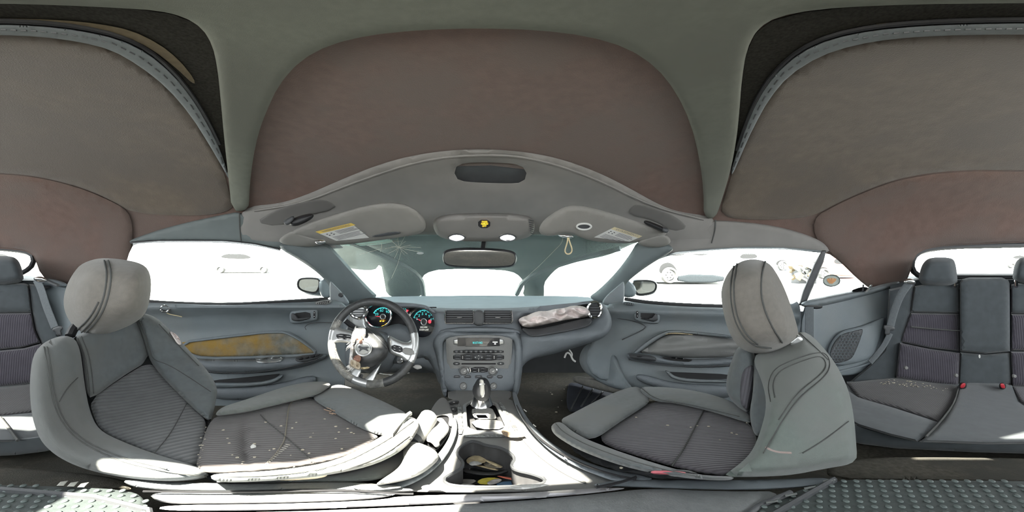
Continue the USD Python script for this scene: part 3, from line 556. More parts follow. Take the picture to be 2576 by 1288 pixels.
# knee panel under the wheel and passenger side
DB.part("knee_panel", sh([(868, 855), (960, 880), (1060, 890), (1085, 870), (1112, 890), (1116, 960), (1090, 935), (1050, 925), (1000, 935), (900, 940), (868, 930)], fl(2.02), t=.08, h=.05, R=24), plastic2)
DB.part("knee_void", sh([(1080, 868), (1100, 880), (1108, 905), (1085, 908), (1062, 902)], fl(1.965), t=.02, h=.01, R=6), plastic_d)
DB.part("side_cheek", sh([(1120, 826), (1150, 836), (1290, 836), (1292, 830), (1310, 840), (1318, 900), (1305, 1000), (1284, 1000), (1296, 880), (1290, 846), (1120, 846), (1114, 880), (1132, 1000), (1112, 1000), (1096, 895), (1085, 855)], fl(1.945), t=.07, h=.03, R=9, ch=2), plastic2, "ridge framing the radio stack")
cl = DB.part("binnacle", sh([(902, 772), (1098, 772), (1100, 858), (902, 850)], fl(2.13), t=.01, ch=0), black, "dark instrument binnacle")
DB.part("binnacle_hood", sh([(900, 772), (945, 757), (990, 760), (1050, 763), (1080, 770), (1102, 792), (1092, 790), (1070, 778), (1040, 774), (1010, 776), (985, 773), (945, 766), (912, 776), (902, 800)], fl(1.99), t=.10, h=.02, R=6), plastic2)
def gauge(cx, cy, rx, ry, label, nums, a0, a1, needle, hx_, hy_):
    Gp = DB.part("gauge", sh(ell(cx, cy, rx, ry, 32), fl(2.06), t=.02, ch=0), screen, label)
    DB.part("ring", ring(cx, cy, rx, ry, 2.035, .0045, 40), chrome, "chrome gauge ring", parent=Gp)
    DB.part("hub", ring(hx_, hy_, rx * .2, ry * .2, 2.045, .003, 20), silver, parent=Gp)
    DB.part("hub_cap", sh(ell(hx_, hy_, rx * .17, ry * .17, 16), fl(2.046), t=.012, ch=0), black, parent=Gp)
    tk = []
    for k in range(25):
        a = a0 + (a1 - a0) * k / 24; r0, r1 = (.66, .80) if k % 4 == 0 else (.72, .79)
        p, q = (hx_ + rx * r0 * math.cos(a), hy_ - ry * r0 * math.sin(a)), (hx_ + rx * r1 * math.cos(a), hy_ - ry * r1 * math.sin(a))
        tk.append(line([p, q], fl(2.055), r=.0011, ch=0, sp=20, k=4))
    DB.part("tick_marks", join(*tk), teal_e, "teal lit tick marks", parent=Gp)
    for k, t_ in enumerate(nums):
        a = a0 + (a1 - a0) * k / max(len(nums) - 1, 1)
        x, y = hx_ + rx * .54 * math.cos(a), hy_ - ry * .54 * math.sin(a)
        DB.part("numeral", words(t_, (x - 2.0 * len(t_), y + 3), (5.2, 0), (0, -6), fl(2.055)), teal_e, parent=Gp, smooth=False)
    a = needle
    DB.part("needle", sh([(hx_ + rx * .2 * math.cos(a) - 1.2 * math.sin(a), hy_ - ry * .2 * math.sin(a) - 1.2 * math.cos(a)), (hx_ + rx * .62 * math.cos(a), hy_ - ry * .62 * math.sin(a)), (hx_ + rx * .2 * math.cos(a) + 1.2 * math.sin(a), hy_ - ry * .2 * math.sin(a) + 1.2 * math.cos(a))], fl(2.05), t=.002, ch=0), red_e, "red needle", parent=Gp)
    return Gp
g1 = gauge(951, 794, 33, 30, "speed dial behind the steering wheel rim", ["20", "60", "90"], 2.7, .9, 3.05, 963, 797)
for x in (958, 965): DB.part("warning_light", sh([(x - 2.5, 806), (x + 2.5, 807.5), (x - 2.5, 810)], fl(2.05), t=.002, ch=0), amber_e, "amber arrow", parent=g1)
g2 = gauge(1060, 814, 35, 39, "rev counter dial with red needle", ["1", "2", "3", "4", "5", "6"], 2.75, .30, 2.75, 1066, 810)
DB.part("warning_light", sh(ell(1081, 809, 4, 5, 12), fl(2.05), t=.002, ch=0), red_e, "round red warning light", parent=g2)
DB.part("message", join(words_w("DRIVER", 1057, 1075, 825, 4, fl(2.05)), words_w("DOOR AJAR", 1055, 1078, 831.5, 4.4, fl(2.05))), white_e, "lit message text", parent=g2, smooth=False)
g3 = DB.part("gauge", sh(ell(1015, 785, 17, 13, 24), fl(2.07), t=.02, ch=0), screen, "small twin dial between the two large dials")
DB.part("tick_marks", join(*[line([(1012 + 10 * math.cos(a), 784 - 8 * math.sin(a)), (1012 + 13 * math.cos(a), 784 - 10.5 * math.sin(a))], fl(2.065), r=.001, ch=0, sp=20, k=4) for a in np.linspace(-.6, 2.6, 10)]), teal_e, parent=g3)
DB.part("needle", sh([(1022, 778), (1028, 781), (1023, 787)], fl(2.06), t=.002, ch=0), red_e, "red needle", parent=g3)
# silver cluster surround and round vent by the driver's door
DB.part("cluster_bezel", sh([(876, 800), (882, 770), (912, 762), (925, 775), (918, 800), (925, 822), (945, 832), (940, 842), (905, 832), (880, 822)], fl(1.975), t=.05, h=.02, R=8), silver, "silver painted surround")
v1 = DB.part("round_vent", ring(902, 783, 21, 17, 1.95, .006, 30), chrome, "round air vent beside the driver's dial")
DB.part("vent_throat", sh(ell(902, 783, 20, 16, 24), fl(1.962), t=.02, ch=0), black, parent=v1)
for k in range(4):
    y = 773 + k * 6.4; w = 20 * math.sqrt(max(1 - ((y - 783) / 16.5) ** 2, .05))
    DB.part("slat", sh(rect(902 - w, y - 1.3, 902 + w, y + 1.3), fl(1.953), t=.02, ch=0, sp=30), plastic_d, parent=v1, smooth=False)
# passenger end vent
v2 = DB.part("round_vent", ring(1496, 780, 17, 20, 1.955, .006, 30), chrome, "round air vent at the passenger door end")
DB.part("vent_throat", sh(ell(1496, 780, 16, 19, 24), fl(1.965), t=.02, ch=0), black, parent=v2)
for k in range(5):
    y = 767 + k * 6.6; w = 16 * math.sqrt(max(1 - ((y - 780) / 19.5) ** 2, .05))
    DB.part("slat", sh(rect(1496 - w, y - 1.3, 1496 + w, y + 1.3), fl(1.958), t=.02, ch=0, sp=30), plastic_d, parent=v2, smooth=False)
# passenger airbag bay and its burst lid
DB.part("airbag_bay", sh([(1300, 790), (1400, 770), (1490, 755), (1510, 765), (1510, 800), (1480, 815), (1340, 848), (1300, 840)], fl(2.10), t=.02, ch=1), black, "dark open airbag bay")
DB.part("airbag_lid", sh([(1306, 822), (1345, 832), (1478, 798), (1490, 803), (1487, 816), (1470, 826), (1350, 848), (1330, 846)], d3([(1310, 825, 1.96), (1480, 800, 1.96), (1400, 845, 1.88)]), t=.02, h=.012, R=6), plastic_d, "burst dark airbag lid hanging below the bay")
# centre vents
for (x0, x1) in ((1121, 1191), (1218, 1287)):
    cv = DB.part("centre_vent", sh(rect(x0, 781, x1, 812), fl(1.955), t=.03, ch=0), black, "rectangular centre air vent")
    for k in range(5): DB.part("slat", sh(rect(x0 + 2, 784 + k * 5.6, x1 - 2, 786.4 + k * 5.6), fl(1.943), t=.02, ch=0, sp=60), plastic_d, parent=cv, smooth=False)
    DB.part("vent_tab", sh(rect((x0 + x1) / 2 - 7, 797, (x0 + x1) / 2 + 7, 800), fl(1.935), t=.012, h=.002, R=2, ch=1), plastic_g, parent=cv)
    DB.part("chrome_frame", line([(x0, 781), (x0 - 2, 813), (x1 + 2, 813), (x1, 781)] if x0 < 1200 else [(x0 - 2, 813), (x1 + 2, 813), (x1 - 1, 781)], fl(1.94), r=.0035, ch=0, sp=12), chrome, "thin chrome vent frame", parent=cv)
DB.part("centre_pad", sh([(1191, 780), (1218, 780), (1220, 812), (1212, 820), (1198, 820), (1189, 812)], fl(1.945), t=.03, h=.012, R=6), plastic_d)
DB.part("stack_brow", sh([(1096, 845), (1116, 822), (1300, 822), (1316, 845), (1290, 838), (1125, 838)], fl(1.95), t=.05, h=.02, R=7), plastic2)
# radio stack
st = Sheet([(1122, 843), (1130, 840), (1282, 840), (1289, 843), (1289, 870), (1281, 980), (1130, 980), (1122, 880)], fl(1.93), t=.04, h=.006, R=5, ch=1)
DB.part("stack_panel", st.mesh(), plastic_g, "grey radio and climate panel")
SY = 1.92
def btn(x0, y0, x1, y1, parent, name="button", m=None, Y=SY, mark=True):
    b = DB.part(name, sh(rect(x0, y0, x1, y1), fl(Y), t=.012, h=.003, R=1.6, ch=1, sp=max(2, (x1 - x0) / 5)), m or plastic_d, parent=parent)
    return b
dsp = DB.part("display_bezel", sh([(1140, 849), (1267, 849), (1268, 872), (1141, 872)], fl(SY), t=.01, h=.003, R=3, ch=1), silver, "silver ended radio display")
DB.part("display", sh([(1151, 850), (1257, 850), (1257, 870.5), (1151, 870.5)], fl(SY - .005), t=.006, ch=0), screen, "dark radio display", parent=dsp)
DB.part("display_text", words_w("MUSTANG", 1189.5, 1213.5, 864.6, 5, fl(SY - .006)), teal_e, "teal lit word on the display", parent=dsp, smooth=False)
DB.part("display_text", join(sh(rect(1239, 859.5, 1252, 862), fl(SY - .0065), t=.001, ch=0), sh(rect(1243, 863, 1248, 865), fl(SY - .0065), t=.001, ch=0), sh(rect(1243.5, 865.6, 1247.5, 867), fl(SY - .0065), t=.001, ch=0)), white_e, "small pale clock mark", parent=dsp, smooth=False)
rw = DB.part("preset_strip", sh(rect(1141, 880, 1267, 889), fl(SY + .002), t=.008, h=.002, R=2, ch=1), black)
for k in range(10):
    x = 1142.5 + k * 12.35
    btn(x, 881, x + 11.2, 888, rw, Y=SY - .003)
    DB.part("numeral", words(str((k + 1) % 10), (x + 4.2, 886.4), (3.4, 0), (0, -3.4), fl(SY - .006)), paper, parent=rw, smooth=False)
rw = DB.part("audio_block", sh(rect(1140, 890.5, 1268, 907), fl(SY + .002), t=.008, h=.002, R=2, ch=1), black)
for (x0, x1) in ((1142, 1160), (1168, 1188), (1220, 1238), (1247, 1265)):
    for (y0, y1) in ((892, 898), (899.4, 905.5)):
        btn(x0, y0, x1, y1, rw, Y=SY - .003)
        DB.part("button_mark", sh(rect((x0 + x1) / 2 - 5, (y0 + y1) / 2 - .7, (x0 + x1) / 2 + 5, (y0 + y1) / 2 + .7), fl(SY - .0072), t=.001, ch=0), ink, parent=rw, smooth=False)
for x in (1164, 1243): DB.part("rocker_mark", sh(rect(x - .8, 895, x + .8, 903), fl(SY - .004), t=.003, ch=0), paper, parent=rw, smooth=False)
btn(1192, 892, 1216, 905.5, rw, Y=SY - .003)
for p in ([(1204, 893.2), (1206, 895.4), (1202, 895.4)], [(1204, 904.6), (1206, 902.4), (1202, 902.4)], [(1194, 899), (1197, 897), (1197, 901)], [(1214, 899), (1211, 897), (1211, 901)]):
    DB.part("arrow_mark", sh(p, fl(SY - .0072), t=.001, ch=0), paper, parent=rw, smooth=False)
b = DB.part("key_plate", sh(rect(1140, 911, 1157, 918.5), fl(SY), t=.008, h=.003, R=2, ch=1), plastic_d); DB.part("button_mark", sh(rect(1146, 914.2, 1152, 915.6), fl(SY - .0042), t=.001, ch=0), paper, parent=b, smooth=False)
b = DB.part("key_plate", sh(rect(1251, 911, 1268, 918.5), fl(SY), t=.008, h=.003, R=2, ch=1), plastic_d); DB.part("eject_mark", sh([(1257, 915.5), (1262, 915.5), (1259.5, 912.6)], fl(SY - .0042), t=.001, ch=0), paper, parent=b, smooth=False)
DB.part("disc_slot", sh(rect(1161, 913.5, 1247, 917), fl(SY + .001), t=.008, h=.001, R=1, ch=0), black, "black disc slot")
def knob(cx, cy, r, label):
    s = r / F * SY
    k = DB.part("knob", lathe([(0, .022), (s * .62, .022), (s * .72, .018), (s * .78, .004), (s * .80, 0), (0, 0)], P(cx, cy, SY), [0, -1, .12]), plastic_g, label)
    DB.part("knob_ring", lathe([(s * .74, .012), (s * .98, .008), (s * 1.0, .003), (s * .98, 0), (s * .74, 0)], P(cx, cy, SY), [0, -1, .12]), silver, "chrome knob ring", parent=k)
    DB.part("knob_mark", sh([(cx - 3, cy + 3), (cx + 4, cy - 2), (cx + 3, cy + 3)], fl(SY - .0235), t=.001, ch=0), paper, parent=k, smooth=False)
rw = DB.part("tune_block", sh(rect(1184, 923, 1228, 939), fl(SY + .002), t=.008, h=.002, R=2, ch=1), black)
for (x0, x1) in ((1187, 1201), (1207, 1222)):
    for (y0, y1) in ((925, 930.5), (932, 937.5)):
        btn(x0, y0, x1, y1, rw, Y=SY - .003); DB.part("button_mark", sh(rect((x0 + x1) / 2 - 4, (y0 + y1) / 2 - .6, (x0 + x1) / 2 + 4, (y0 + y1) / 2 + .6), fl(SY - .0072), t=.001, ch=0), ink, parent=rw, smooth=False)
DB.part("rocker_mark", sh(rect(1203.4, 927, 1205, 936), fl(SY - .004), t=.003, ch=0), paper, parent=rw, smooth=False)
knob(1168, 932.5, 12.5, "volume knob"); knob(1239.5, 932.5, 12.5, "tune knob")
DB.part("knob_guard", sh([(1180, 922), (1184, 926), (1186, 934), (1182, 940), (1178, 940), (1182, 934), (1181, 927)], fl(SY - .008), t=.012, h=.003, R=2, ch=1), chrome)
rw = DB.part("climate_strip", sh(rect(1136, 942, 1270, 957), fl(SY + .002), t=.008, h=.002, R=2, ch=1), black)
for (x0, x1) in ((1139, 1160), (1165, 1188), (1191, 1217), (1222, 1242), (1248, 1267)):
    btn(x0, 944, x1, 955, rw, Y=SY - .003); DB.part("button_mark", sh(rect((x0 + x1) / 2 - 4, 946, (x0 + x1) / 2 + 4, 947.6), fl(SY - .0072), t=.001, ch=0), ink, parent=rw, smooth=False)
for x in (1162.5, 1245): DB.part("rocker_mark", sh(rect(x - 1, 946, x + 1, 954), fl(SY - .004), t=.003, ch=0), paper, parent=rw, smooth=False)
knob(1166.5, 970, 12.5, "fan knob"); knob(1242, 970, 11.5, "temperature knob")
DB.part("stack_tray", sh([(1126, 978), (1285, 978), (1287, 1004), (1250, 1010), (1128, 1010)], d3([(1130, 978, 1.93), (1280, 978, 1.93), (1200, 1008, 1.78)]), t=.03, h=.004, R=4, ch=1), plastic_g)
# steering column, stalks, ignition
DB.part("column_shroud", lathe([(0, .30), (.055, .30), (.065, .26), (.085, .02), (.085, 0), (0, 0)], P(950, 886, 2.02), [.15, -1, .20]), plastic2, "steering column shroud")
DB.part("stalk", tube3(P([938, 905, 868], [866, 836, 806], [1.86, 1.82, 1.80]), [.012, .011, .009]), black, "indicator stalk")
DB.part("stalk", tube3(P([900, 872], [838, 828], [1.80, 1.78]), [.009, .010]), plastic_d, "lower stalk")
DB.part("ignition_lock", lathe([(0, .02), (.012, .018), (.016, .006), (.016, 0), (0, 0)], P(1008, 905, 1.93), [0, -1, .1]), chrome, "ignition lock")
DB.part("lower_shroud", sh([(985, 905), (1000, 890), (1030, 895), (1045, 908), (1020, 915), (990, 916)], fl(1.95), t=.05, h=.02, R=8), plastic2)
DB.part("wire", line([(940, 935), (965, 942), (1000, 944), (1030, 938)], fl(1.95), r=.002, sp=8), cloth_w, "loose white wire under the column")
DB.part("wire_plug", blob(1, 3, .012, (1.4, .8, .7)).apply_translation(P(1050, 923, 1.93)), cloth_w, "white plug hanging under the dash")
one("airbag", sh([(1304, 801), (1330, 791), (1352, 782), (1376, 783), (1395, 777), (1420, 775), (1440, 768), (1470, 770), (1486, 783), (1486, 797), (1440, 803), (1400, 810), (1342, 824), (1316, 823), (1306, 812)], fl(2.0), t=.08, h=.07, R=14, sp=2.2,
   rel=lambda x, y: .030 * (np.abs(meshkit.noise(np.stack([x / 30 + y / 14, y / 15 - x / 26, 0 * x], -1), 5) - .5) * 4 - .9) + .009 * (np.abs(meshkit.noise(np.stack([x / 16 - y / 20, y / 12 + x / 20, 0 * x], -1), 9) - .5) * 4 - .9)), cloth_p, "crumpled pink deployed airbag spilling spilling from the dash bay", "airbag", smooth=True)

# ================================================================ STEERING WHEEL
SW = Thing("steering_wheel", "steering wheel with silver spokes and a torn airbag cover", "steering wheel")
WY = 1.70
WD = d3([(939, 750, 1.745), (830, 862, 1.70), (939, 975, 1.645)])
def arc(a0, a1, rx=104.5, ry=103.5, n=40):
    t = np.linspace(a0, a1, n); x, y = 939.5 + rx * np.cos(t), 862.5 + ry * np.sin(t)
    return P(x, y, WD(x, y))
def rimpart(name, a0, a1, r, m, label=None):
    d = np.radians
    SW.part(name, tube3(arc(d(a0), d(a1), n=max(8, int((a1 - a0) / 4))), r, k=14), m, label)
rimpart("rim", -150, -12, .0135, leather, "dark leather upper rim"); rimpart("rim", 52, 75, .0138, leather); rimpart("rim", 75, 98, .0138, leather_w)
rimpart("rim", 118, 171, .0138, leather_w, "worn stitched leather rim section"); rimpart("rim", -163, -146, .0137, leather_w)
rimpart("rim_inlay", 171, 199, .0136, silver, "silver rim inlay"); rimpart("rim_inlay", -13, 28, .0136, silver, "silver rim inlay"); rimpart("rim_inlay", 97, 119, .0136, silver, "silver rim inlay")
rimpart("rim", 27, 53, .0138, leather)
st_ = []
for a in np.radians(np.arange(122, 170, 3.0)):
    p = arc(a, a + .02, 95, 94, 2); q = arc(a + .03, a + .05, 99, 98, 2); st_.append(tube3([p[0] - [0, .012, 0], q[0] - [0, .014, 0]], .0012, k=4))
SW.part("stitching", join(*st_), thread_w, kind="stuff")
so = off(WD, .0)
SW.part("spoke", sh([(829, 824), (842, 818), (856, 826), (896, 834), (898, 868), (852, 860), (836, 868), (828, 868)], so, t=.025, h=.012, R=8), silver, "silver spoke on the door side")
SW.part("spoke", sh([(974, 842), (985, 846), (1008, 858), (1026, 862), (1034, 854), (1050, 855), (1052, 880), (1047, 908), (1036, 913), (1018, 909), (1008, 899), (984, 891), (976, 882)], so, t=.025, h=.012, R=8), silver, "silver spoke on the stack side")
SW.part("spoke_inset", sh([(1012, 873), (1042, 878), (1042, 896), (1012, 890)], off(so, .0125), t=.01, h=.002, R=3, ch=1), plastic_g)
SW.part("spoke", sh([(893, 918), (914, 926), (893, 968), (868, 956)], so, t=.02, h=.008, R=6, ch=1), silver, "silver lower spoke leg")
SW.part("spoke", sh([(945, 926), (960, 912), (957, 922), (934, 974), (906, 972), (915, 955), (926, 945)], so, t=.02, h=.008, R=6, ch=1), silver, "silver lower spoke leg")
SW.part("spoke", sh([(905, 940), (916, 942), (906, 960), (895, 958)], off(so, -.004), t=.012), black, "black gap between the lower spoke legs")
for (q, nm) in (([(846, 838), (888, 843), (887, 858), (846, 851)], "button_pad"), ([(985, 866), (1013, 872), (1012, 889), (985, 882)], "button_pad")):
    p_ = SW.part(nm, sh(q, off(so, .0125), t=.01, h=.003, R=3, ch=1), black, "black thumb button pad")
    x0, y0 = q[0]; w = (q[1][0] - x0) / 2 - 2
    for i in (0, 1):
        for j in (0, 1):
            x, y = x0 + 2 + i * (w + 1), y0 + 2 + j * 7 + i * 2.4
            SW.part("button", sh([(x, y), (x + w - 1, y + 1.6), (x + w - 1, y + 7), (x, y + 5.4)], off(so, .017), t=.008, h=.003, R=2, ch=1), plastic_d, parent=p_)
            SW.part("button_mark", sh([(x + 4, y + 3), (x + w - 5, y + 3.8), (x + w - 5, y + 4.8), (x + 4, y + 4)], off(so, .0207), t=.001, ch=0), paper, parent=p_, smooth=False)
hub = Sheet([(884, 842), (896, 828), (922, 823), (945, 830), (966, 848), (976, 868), (978, 888), (968, 905), (945, 922), (918, 930), (898, 924), (886, 905), (880, 875)], off(so, .004), t=.05, h=.055, R=30, ch=2)
hb = SW.part("hub_cover", hub.mesh(), leather, "torn black airbag cover")
emb = off(hub.Y, .006)
SW.part("emblem", sh(ell(914, 877, 20, 18.5, 28), off(fl(1.625), 0), t=.012, h=.004, R=5, ch=0), silver, "round silver emblem disc", parent=hb)
SW.part("emblem_ring", ring(914, 877, 20, 18.5, 1.622, .003, 30), silver, parent=hb)
horse = [(900, 874), (904, 869), (907, 872), (912, 873), (919, 873), (924, 872), (930, 876), (924, 875), (922, 878), (928, 883), (925, 884), (918, 880), (911, 879), (906, 884), (902, 885), (905, 880), (905, 876)]
SW.part("horse_badge", sh(horse, fl(1.618), t=.004, ch=1), plastic_d, "running horse badge", parent=hb)
SW.part("cover_edge", line([(922, 824), (950, 850), (974, 876)], hub, r=.002, lift=.001), plastic_d, parent=hb)
def strip(pts, d, seed, m, label=None):
    SW.part("torn_strip", sh(pts, off(so, d), t=.006, h=.006, R=4, sp=2.5, rel=lambda x, y: .03 * (meshkit.noise(np.stack([x / 6, y / 8, 0 * x + seed], -1), seed) - .5)), m, label, parent=hb)
strip([(893, 826), (902, 824), (921, 824), (920, 850), (904, 856), (896, 850)], .064, 1, cloth_w, "torn white cover strip")
strip([(893, 820), (897, 818), (898, 850), (888, 870), (882, 862), (884, 845)], .052, 2, cloth_w, "torn white cover strip")
strip([(898, 838), (910, 842), (915, 860), (905, 868), (896, 855)], .072, 3, brownc, "brown torn backing")
strip([(882, 862), (890, 860), (888, 900), (882, 930), (876, 925), (880, 890)], .052, 4, cloth_w, "torn white cover strip")
strip([(890, 895), (906, 892), (909, 905), (900, 916), (888, 908)], .064, 5, brownc, "brown torn backing")
strip([(882, 902), (898, 908), (908, 914), (906, 932), (894, 928), (880, 920)], .064, 6, mat("tan_foam", (.55, .47, .36), .9, .2, 60), "tan torn foam")
strip([(904, 924), (932, 922), (928, 928), (910, 930)], .066, 7, cream)
strip([(872, 920), (882, 916), (886, 930), (878, 929), (874, 926)], .056, 8, cloth_w)
fr_ = []
for k in range(26):
    x, y = rng.uniform(868, 886), rng.choice([872, 926]) + rng.uniform(-6, 6)
    fr_.append(line([(x + 8, y - rng.uniform(0, 5)), (x + 3, y), (x + rng.uniform(-2, 2), y + rng.uniform(0, 6))], off(so, .05 + rng.uniform(0, .02)), r=.0009, sp=4, ch=1, k=4))
SW.part("frayed_thread", join(*fr_), cloth_w, kind="stuff", parent=hb)

# ================================================================ FRONT SEATS
CZD = hz(-.47)
def seams(T, S_, lists, r=.0010, m=thread):
    for q in lists: T.part("seam", line(q, S_, r=r, lift=.0016, sp=6), m)
DS = Thing("driver_seat", "grey cloth driver's seat with ribbed centre panels", "car seat")
base = Sheet([(505, 1170), (560, 1040), (800, 985), (1000, 1040), (1045, 1090), (940, 1180), (600, 1216), (520, 1212)], hz(-.50), t=.04, h=0, ch=1)
DS.part("seat_base", base.mesh(), plastic_d)
cc = Sheet([(525, 1060), (560, 1040), (620, 1033), (700, 1013), (780, 996), (835, 1030), (912, 1078), (966, 1098), (885, 1150), (760, 1176), (600, 1192), (490, 1190), (500, 1140)], CZD, t=.04, h=.02, R=26,
           rel=lambda x, y: .028 * np.exp(-((x - 612 - .0016 * (y - 1100) ** 2) / 9.) ** 2) * np.clip((y - 1050) / 40, 0, 1) * np.clip((1178 - y) / 30, 0, 1))
DS.part("seat_insert", cc.mesh(), rib_cush, "ribbed seat cushion insert")
seams(DS, cc, [[(655, 1043), (668, 1058), (720, 1100), (790, 1165)], [(715, 1012), (730, 1000), (745, 1000), (760, 1006)]], .0011)
DS.part("pale_stain", line([(668, 1168), (688, 1150), (706, 1124), (716, 1108), (722, 1060), (726, 1020), (742, 1003)], cc, r=.0016, lift=.0, sp=8), mat("pale_crease", (.30, .27, .22), .9), "pale worn crease")
stt = [line([(668 + i * 4.6, 1166 - i * 4.4), (676 + i * 4.9, 1166 - i * 4.2)], cc, r=.0011, lift=.0008, sp=4, ch=0, k=4) for i in range(12)]
DS.part("stitching", join(*stt), thread_w, kind="stuff")
fb_ = Sheet([(538, 1046), (556, 1024), (610, 1008), (680, 984), (740, 966), (800, 958), (838, 964), (815, 985), (782, 999), (700, 1018), (620, 1038), (560, 1046)], hz(-.455), t=.06, h=.05, R=20)
DS.part("bolster", fb_.mesh(), fabric_w, "cushion bolster beside the door")
fp = Sheet([(778, 1000), (810, 985), (842, 966), (872, 970), (950, 1003), (1010, 1032), (1030, 1046), (1010, 1066), (984, 1094), (962, 1098), (905, 1078), (836, 1036)], hz(-.465), t=.06, h=.035, R=20)
DS.part("thigh_support", fp.mesh(), fabric, "plain front panel of the cushion")
DS.part("burn_mark", join(*[line([(x, 1030 + .3 * (x - 815) + d), (x + 10, 1033 + .3 * (x - 815) + d)], fp, r=.0016, lift=.0005, sp=5, ch=0, k=4) for x, d in ((815, 0), (824, 0), (822, -6), (832, -4), (828, 5), (835, 3))]), mat("tan_thread", (.38, .27, .20), .9), "tan frayed spot", kind="stuff")
nb_ = Sheet([(524, 1196), (560, 1190), (700, 1184), (850, 1160), (960, 1098), (1012, 1062), (1034, 1046), (1052, 1058), (1056, 1078), (1022, 1128), (950, 1168), (850, 1192), (740, 1206), (600, 1214), (540, 1212)], hz(-.44), t=.08, h=.05, R=22)
DS.part("bolster", nb_.mesh(), fabric_w, "cushion bolster beside the console")
seams(DS, nb_, [[(560, 1200), (700, 1196), (850, 1174), (970, 1112), (1040, 1060)], [(860, 1184), (960, 1150), (1030, 1098)]], .0011)
DS.part("bolster_gather", line([(982, 1095), (1000, 1072), (1024, 1046), (1032, 1040)], off(nb_.Y, .02), r=.007, sp=6), fabric_w)
# backrest
BD = rb([(130, 850, 1.34), (200, 836, 1.40), (365, 790, 1.62), (545, 980, 1.60), (535, 1045, 1.52), (500, 1185, 1.15), (300, 1000, 1.45), (75, 1000, 1.24), (200, 1180, 1.14), (430, 1200, 1.10), (380, 900, 1.62)])
bk = Sheet([(190, 842), (260, 830), (340, 788), (400, 810), (470, 890), (530, 960), (535, 1050), (505, 1185), (380, 1150), (230, 1090), (200, 950), (170, 870)], off(BD, -.06), t=.10, ch=1)
DS.part("back_shell", bk.mesh(), fabric)
up_ = Sheet([(188, 848), (205, 838), (280, 822), (335, 796), (352, 810), (364, 850), (378, 905), (300, 952), (228, 1006), (216, 985), (210, 930), (204, 885)], BD, t=.08, h=.025, R=18, ch=1)
DS.part("upper_back", up_.mesh(), fabric, "plain upper backrest panel")
seams(DS, up_, [[(196, 850), (214, 890), (222, 940), (226, 985)], [(205, 846), (224, 890), (232, 940), (236, 990)]], .0011)
lo_ = Sheet([(224, 1008), (300, 954), (378, 907), (402, 942), (445, 982), (500, 1040), (522, 1062), (508, 1150), (496, 1180), (380, 1142), (300, 1108), (252, 1082), (236, 1050)], BD, t=.08, h=.022, R=18, ch=1)
DS.part("back_insert", lo_.mesh(), rib_back, "ribbed backrest insert")
seams(DS, lo_, [[(388, 1140), (430, 1090), (470, 1015)]], .0011)
fbk = Sheet([(336, 794), (350, 787), (372, 789), (402, 804), (445, 848), (482, 888), (520, 928), (548, 974), (544, 1005), (534, 1056), (520, 1060), (440, 984), (396, 934), (374, 902), (358, 845)], BD, t=.09, h=.05, R=24)
DS.part("back_bolster", fbk.mesh(), fabric, "backrest bolster beside the door")
seams(DS, fbk, [[(345, 795), (362, 830), (376, 880), (384, 905), (420, 915), (470, 945), (530, 985)], [(400, 815), (450, 870), (500, 920)]], .0011)
DS.part("side_skirt", sh([(545, 1212), (740, 1206), (850, 1192), (950, 1166), (1022, 1126), (1054, 1078), (1066, 1104), (1040, 1150), (996, 1190), (940, 1212), (800, 1214), (560, 1216)], hz(-.495), t=.05, h=.02, R=12), fabric_w, "lower side of the cushion")
DS.part("torn_airbag_seam", sh([(424, 832), (440, 838), (452, 850), (458, 870), (446, 866), (436, 850)], off(fbk.Y, .004), t=.02, h=.012, R=6), cloth_p, "pink airbag cloth poking from the split seam")
nbk = Sheet([(86, 888), (108, 862), (150, 844), (182, 846), (198, 866), (206, 905), (212, 960), (224, 1030), (246, 1080), (300, 1108), (400, 1146), (500, 1172), (534, 1194), (500, 1208), (400, 1212), (270, 1196), (170, 1166), (104, 1118), (80, 1050), (74, 980), (78, 920)], off(BD, .01), t=.12, h=.07, R=42)
DS.part("back_bolster", nbk.mesh(), fabric, "large backrest bolster beside the console")
seams(DS, nbk, [[(110, 872), (120, 920), (128, 980), (146, 1050), (196, 1110), (290, 1158), (420, 1188), (520, 1200)], [(118, 872), (128, 920), (136, 980), (155, 1050), (204, 1106), (296, 1150), (420, 1180)], [(150, 1010), (170, 975), (196, 950)]], .0011)
HDp = Sheet([(158, 760), (166, 720), (186, 684), (206, 662), (250, 648), (310, 652), (362, 664), (380, 690), (380, 740), (368, 790), (335, 816), (275, 840), (228, 845), (190, 828), (166, 796)], fl(1.46), t=.10, h=.16, R=70)
hp = DS.part("headrest", HDp.mesh(), head_fab, "padded headrest")
for q in ([(205, 836), (240, 800), (262, 750), (270, 690), (262, 655)], [(215, 838), (250, 802), (273, 750), (281, 690), (272, 655)], [(196, 828), (226, 800), (248, 760)]):
    DS.part("seam", line(q, HDp, r=.0022, lift=.0005, sp=8), thread, parent=hp)
DS.part("headrest_post", tube3(P([176, 182, 190], [845, 832, 820], [1.42, 1.43, 1.44]), .012), black, "black headrest collar")

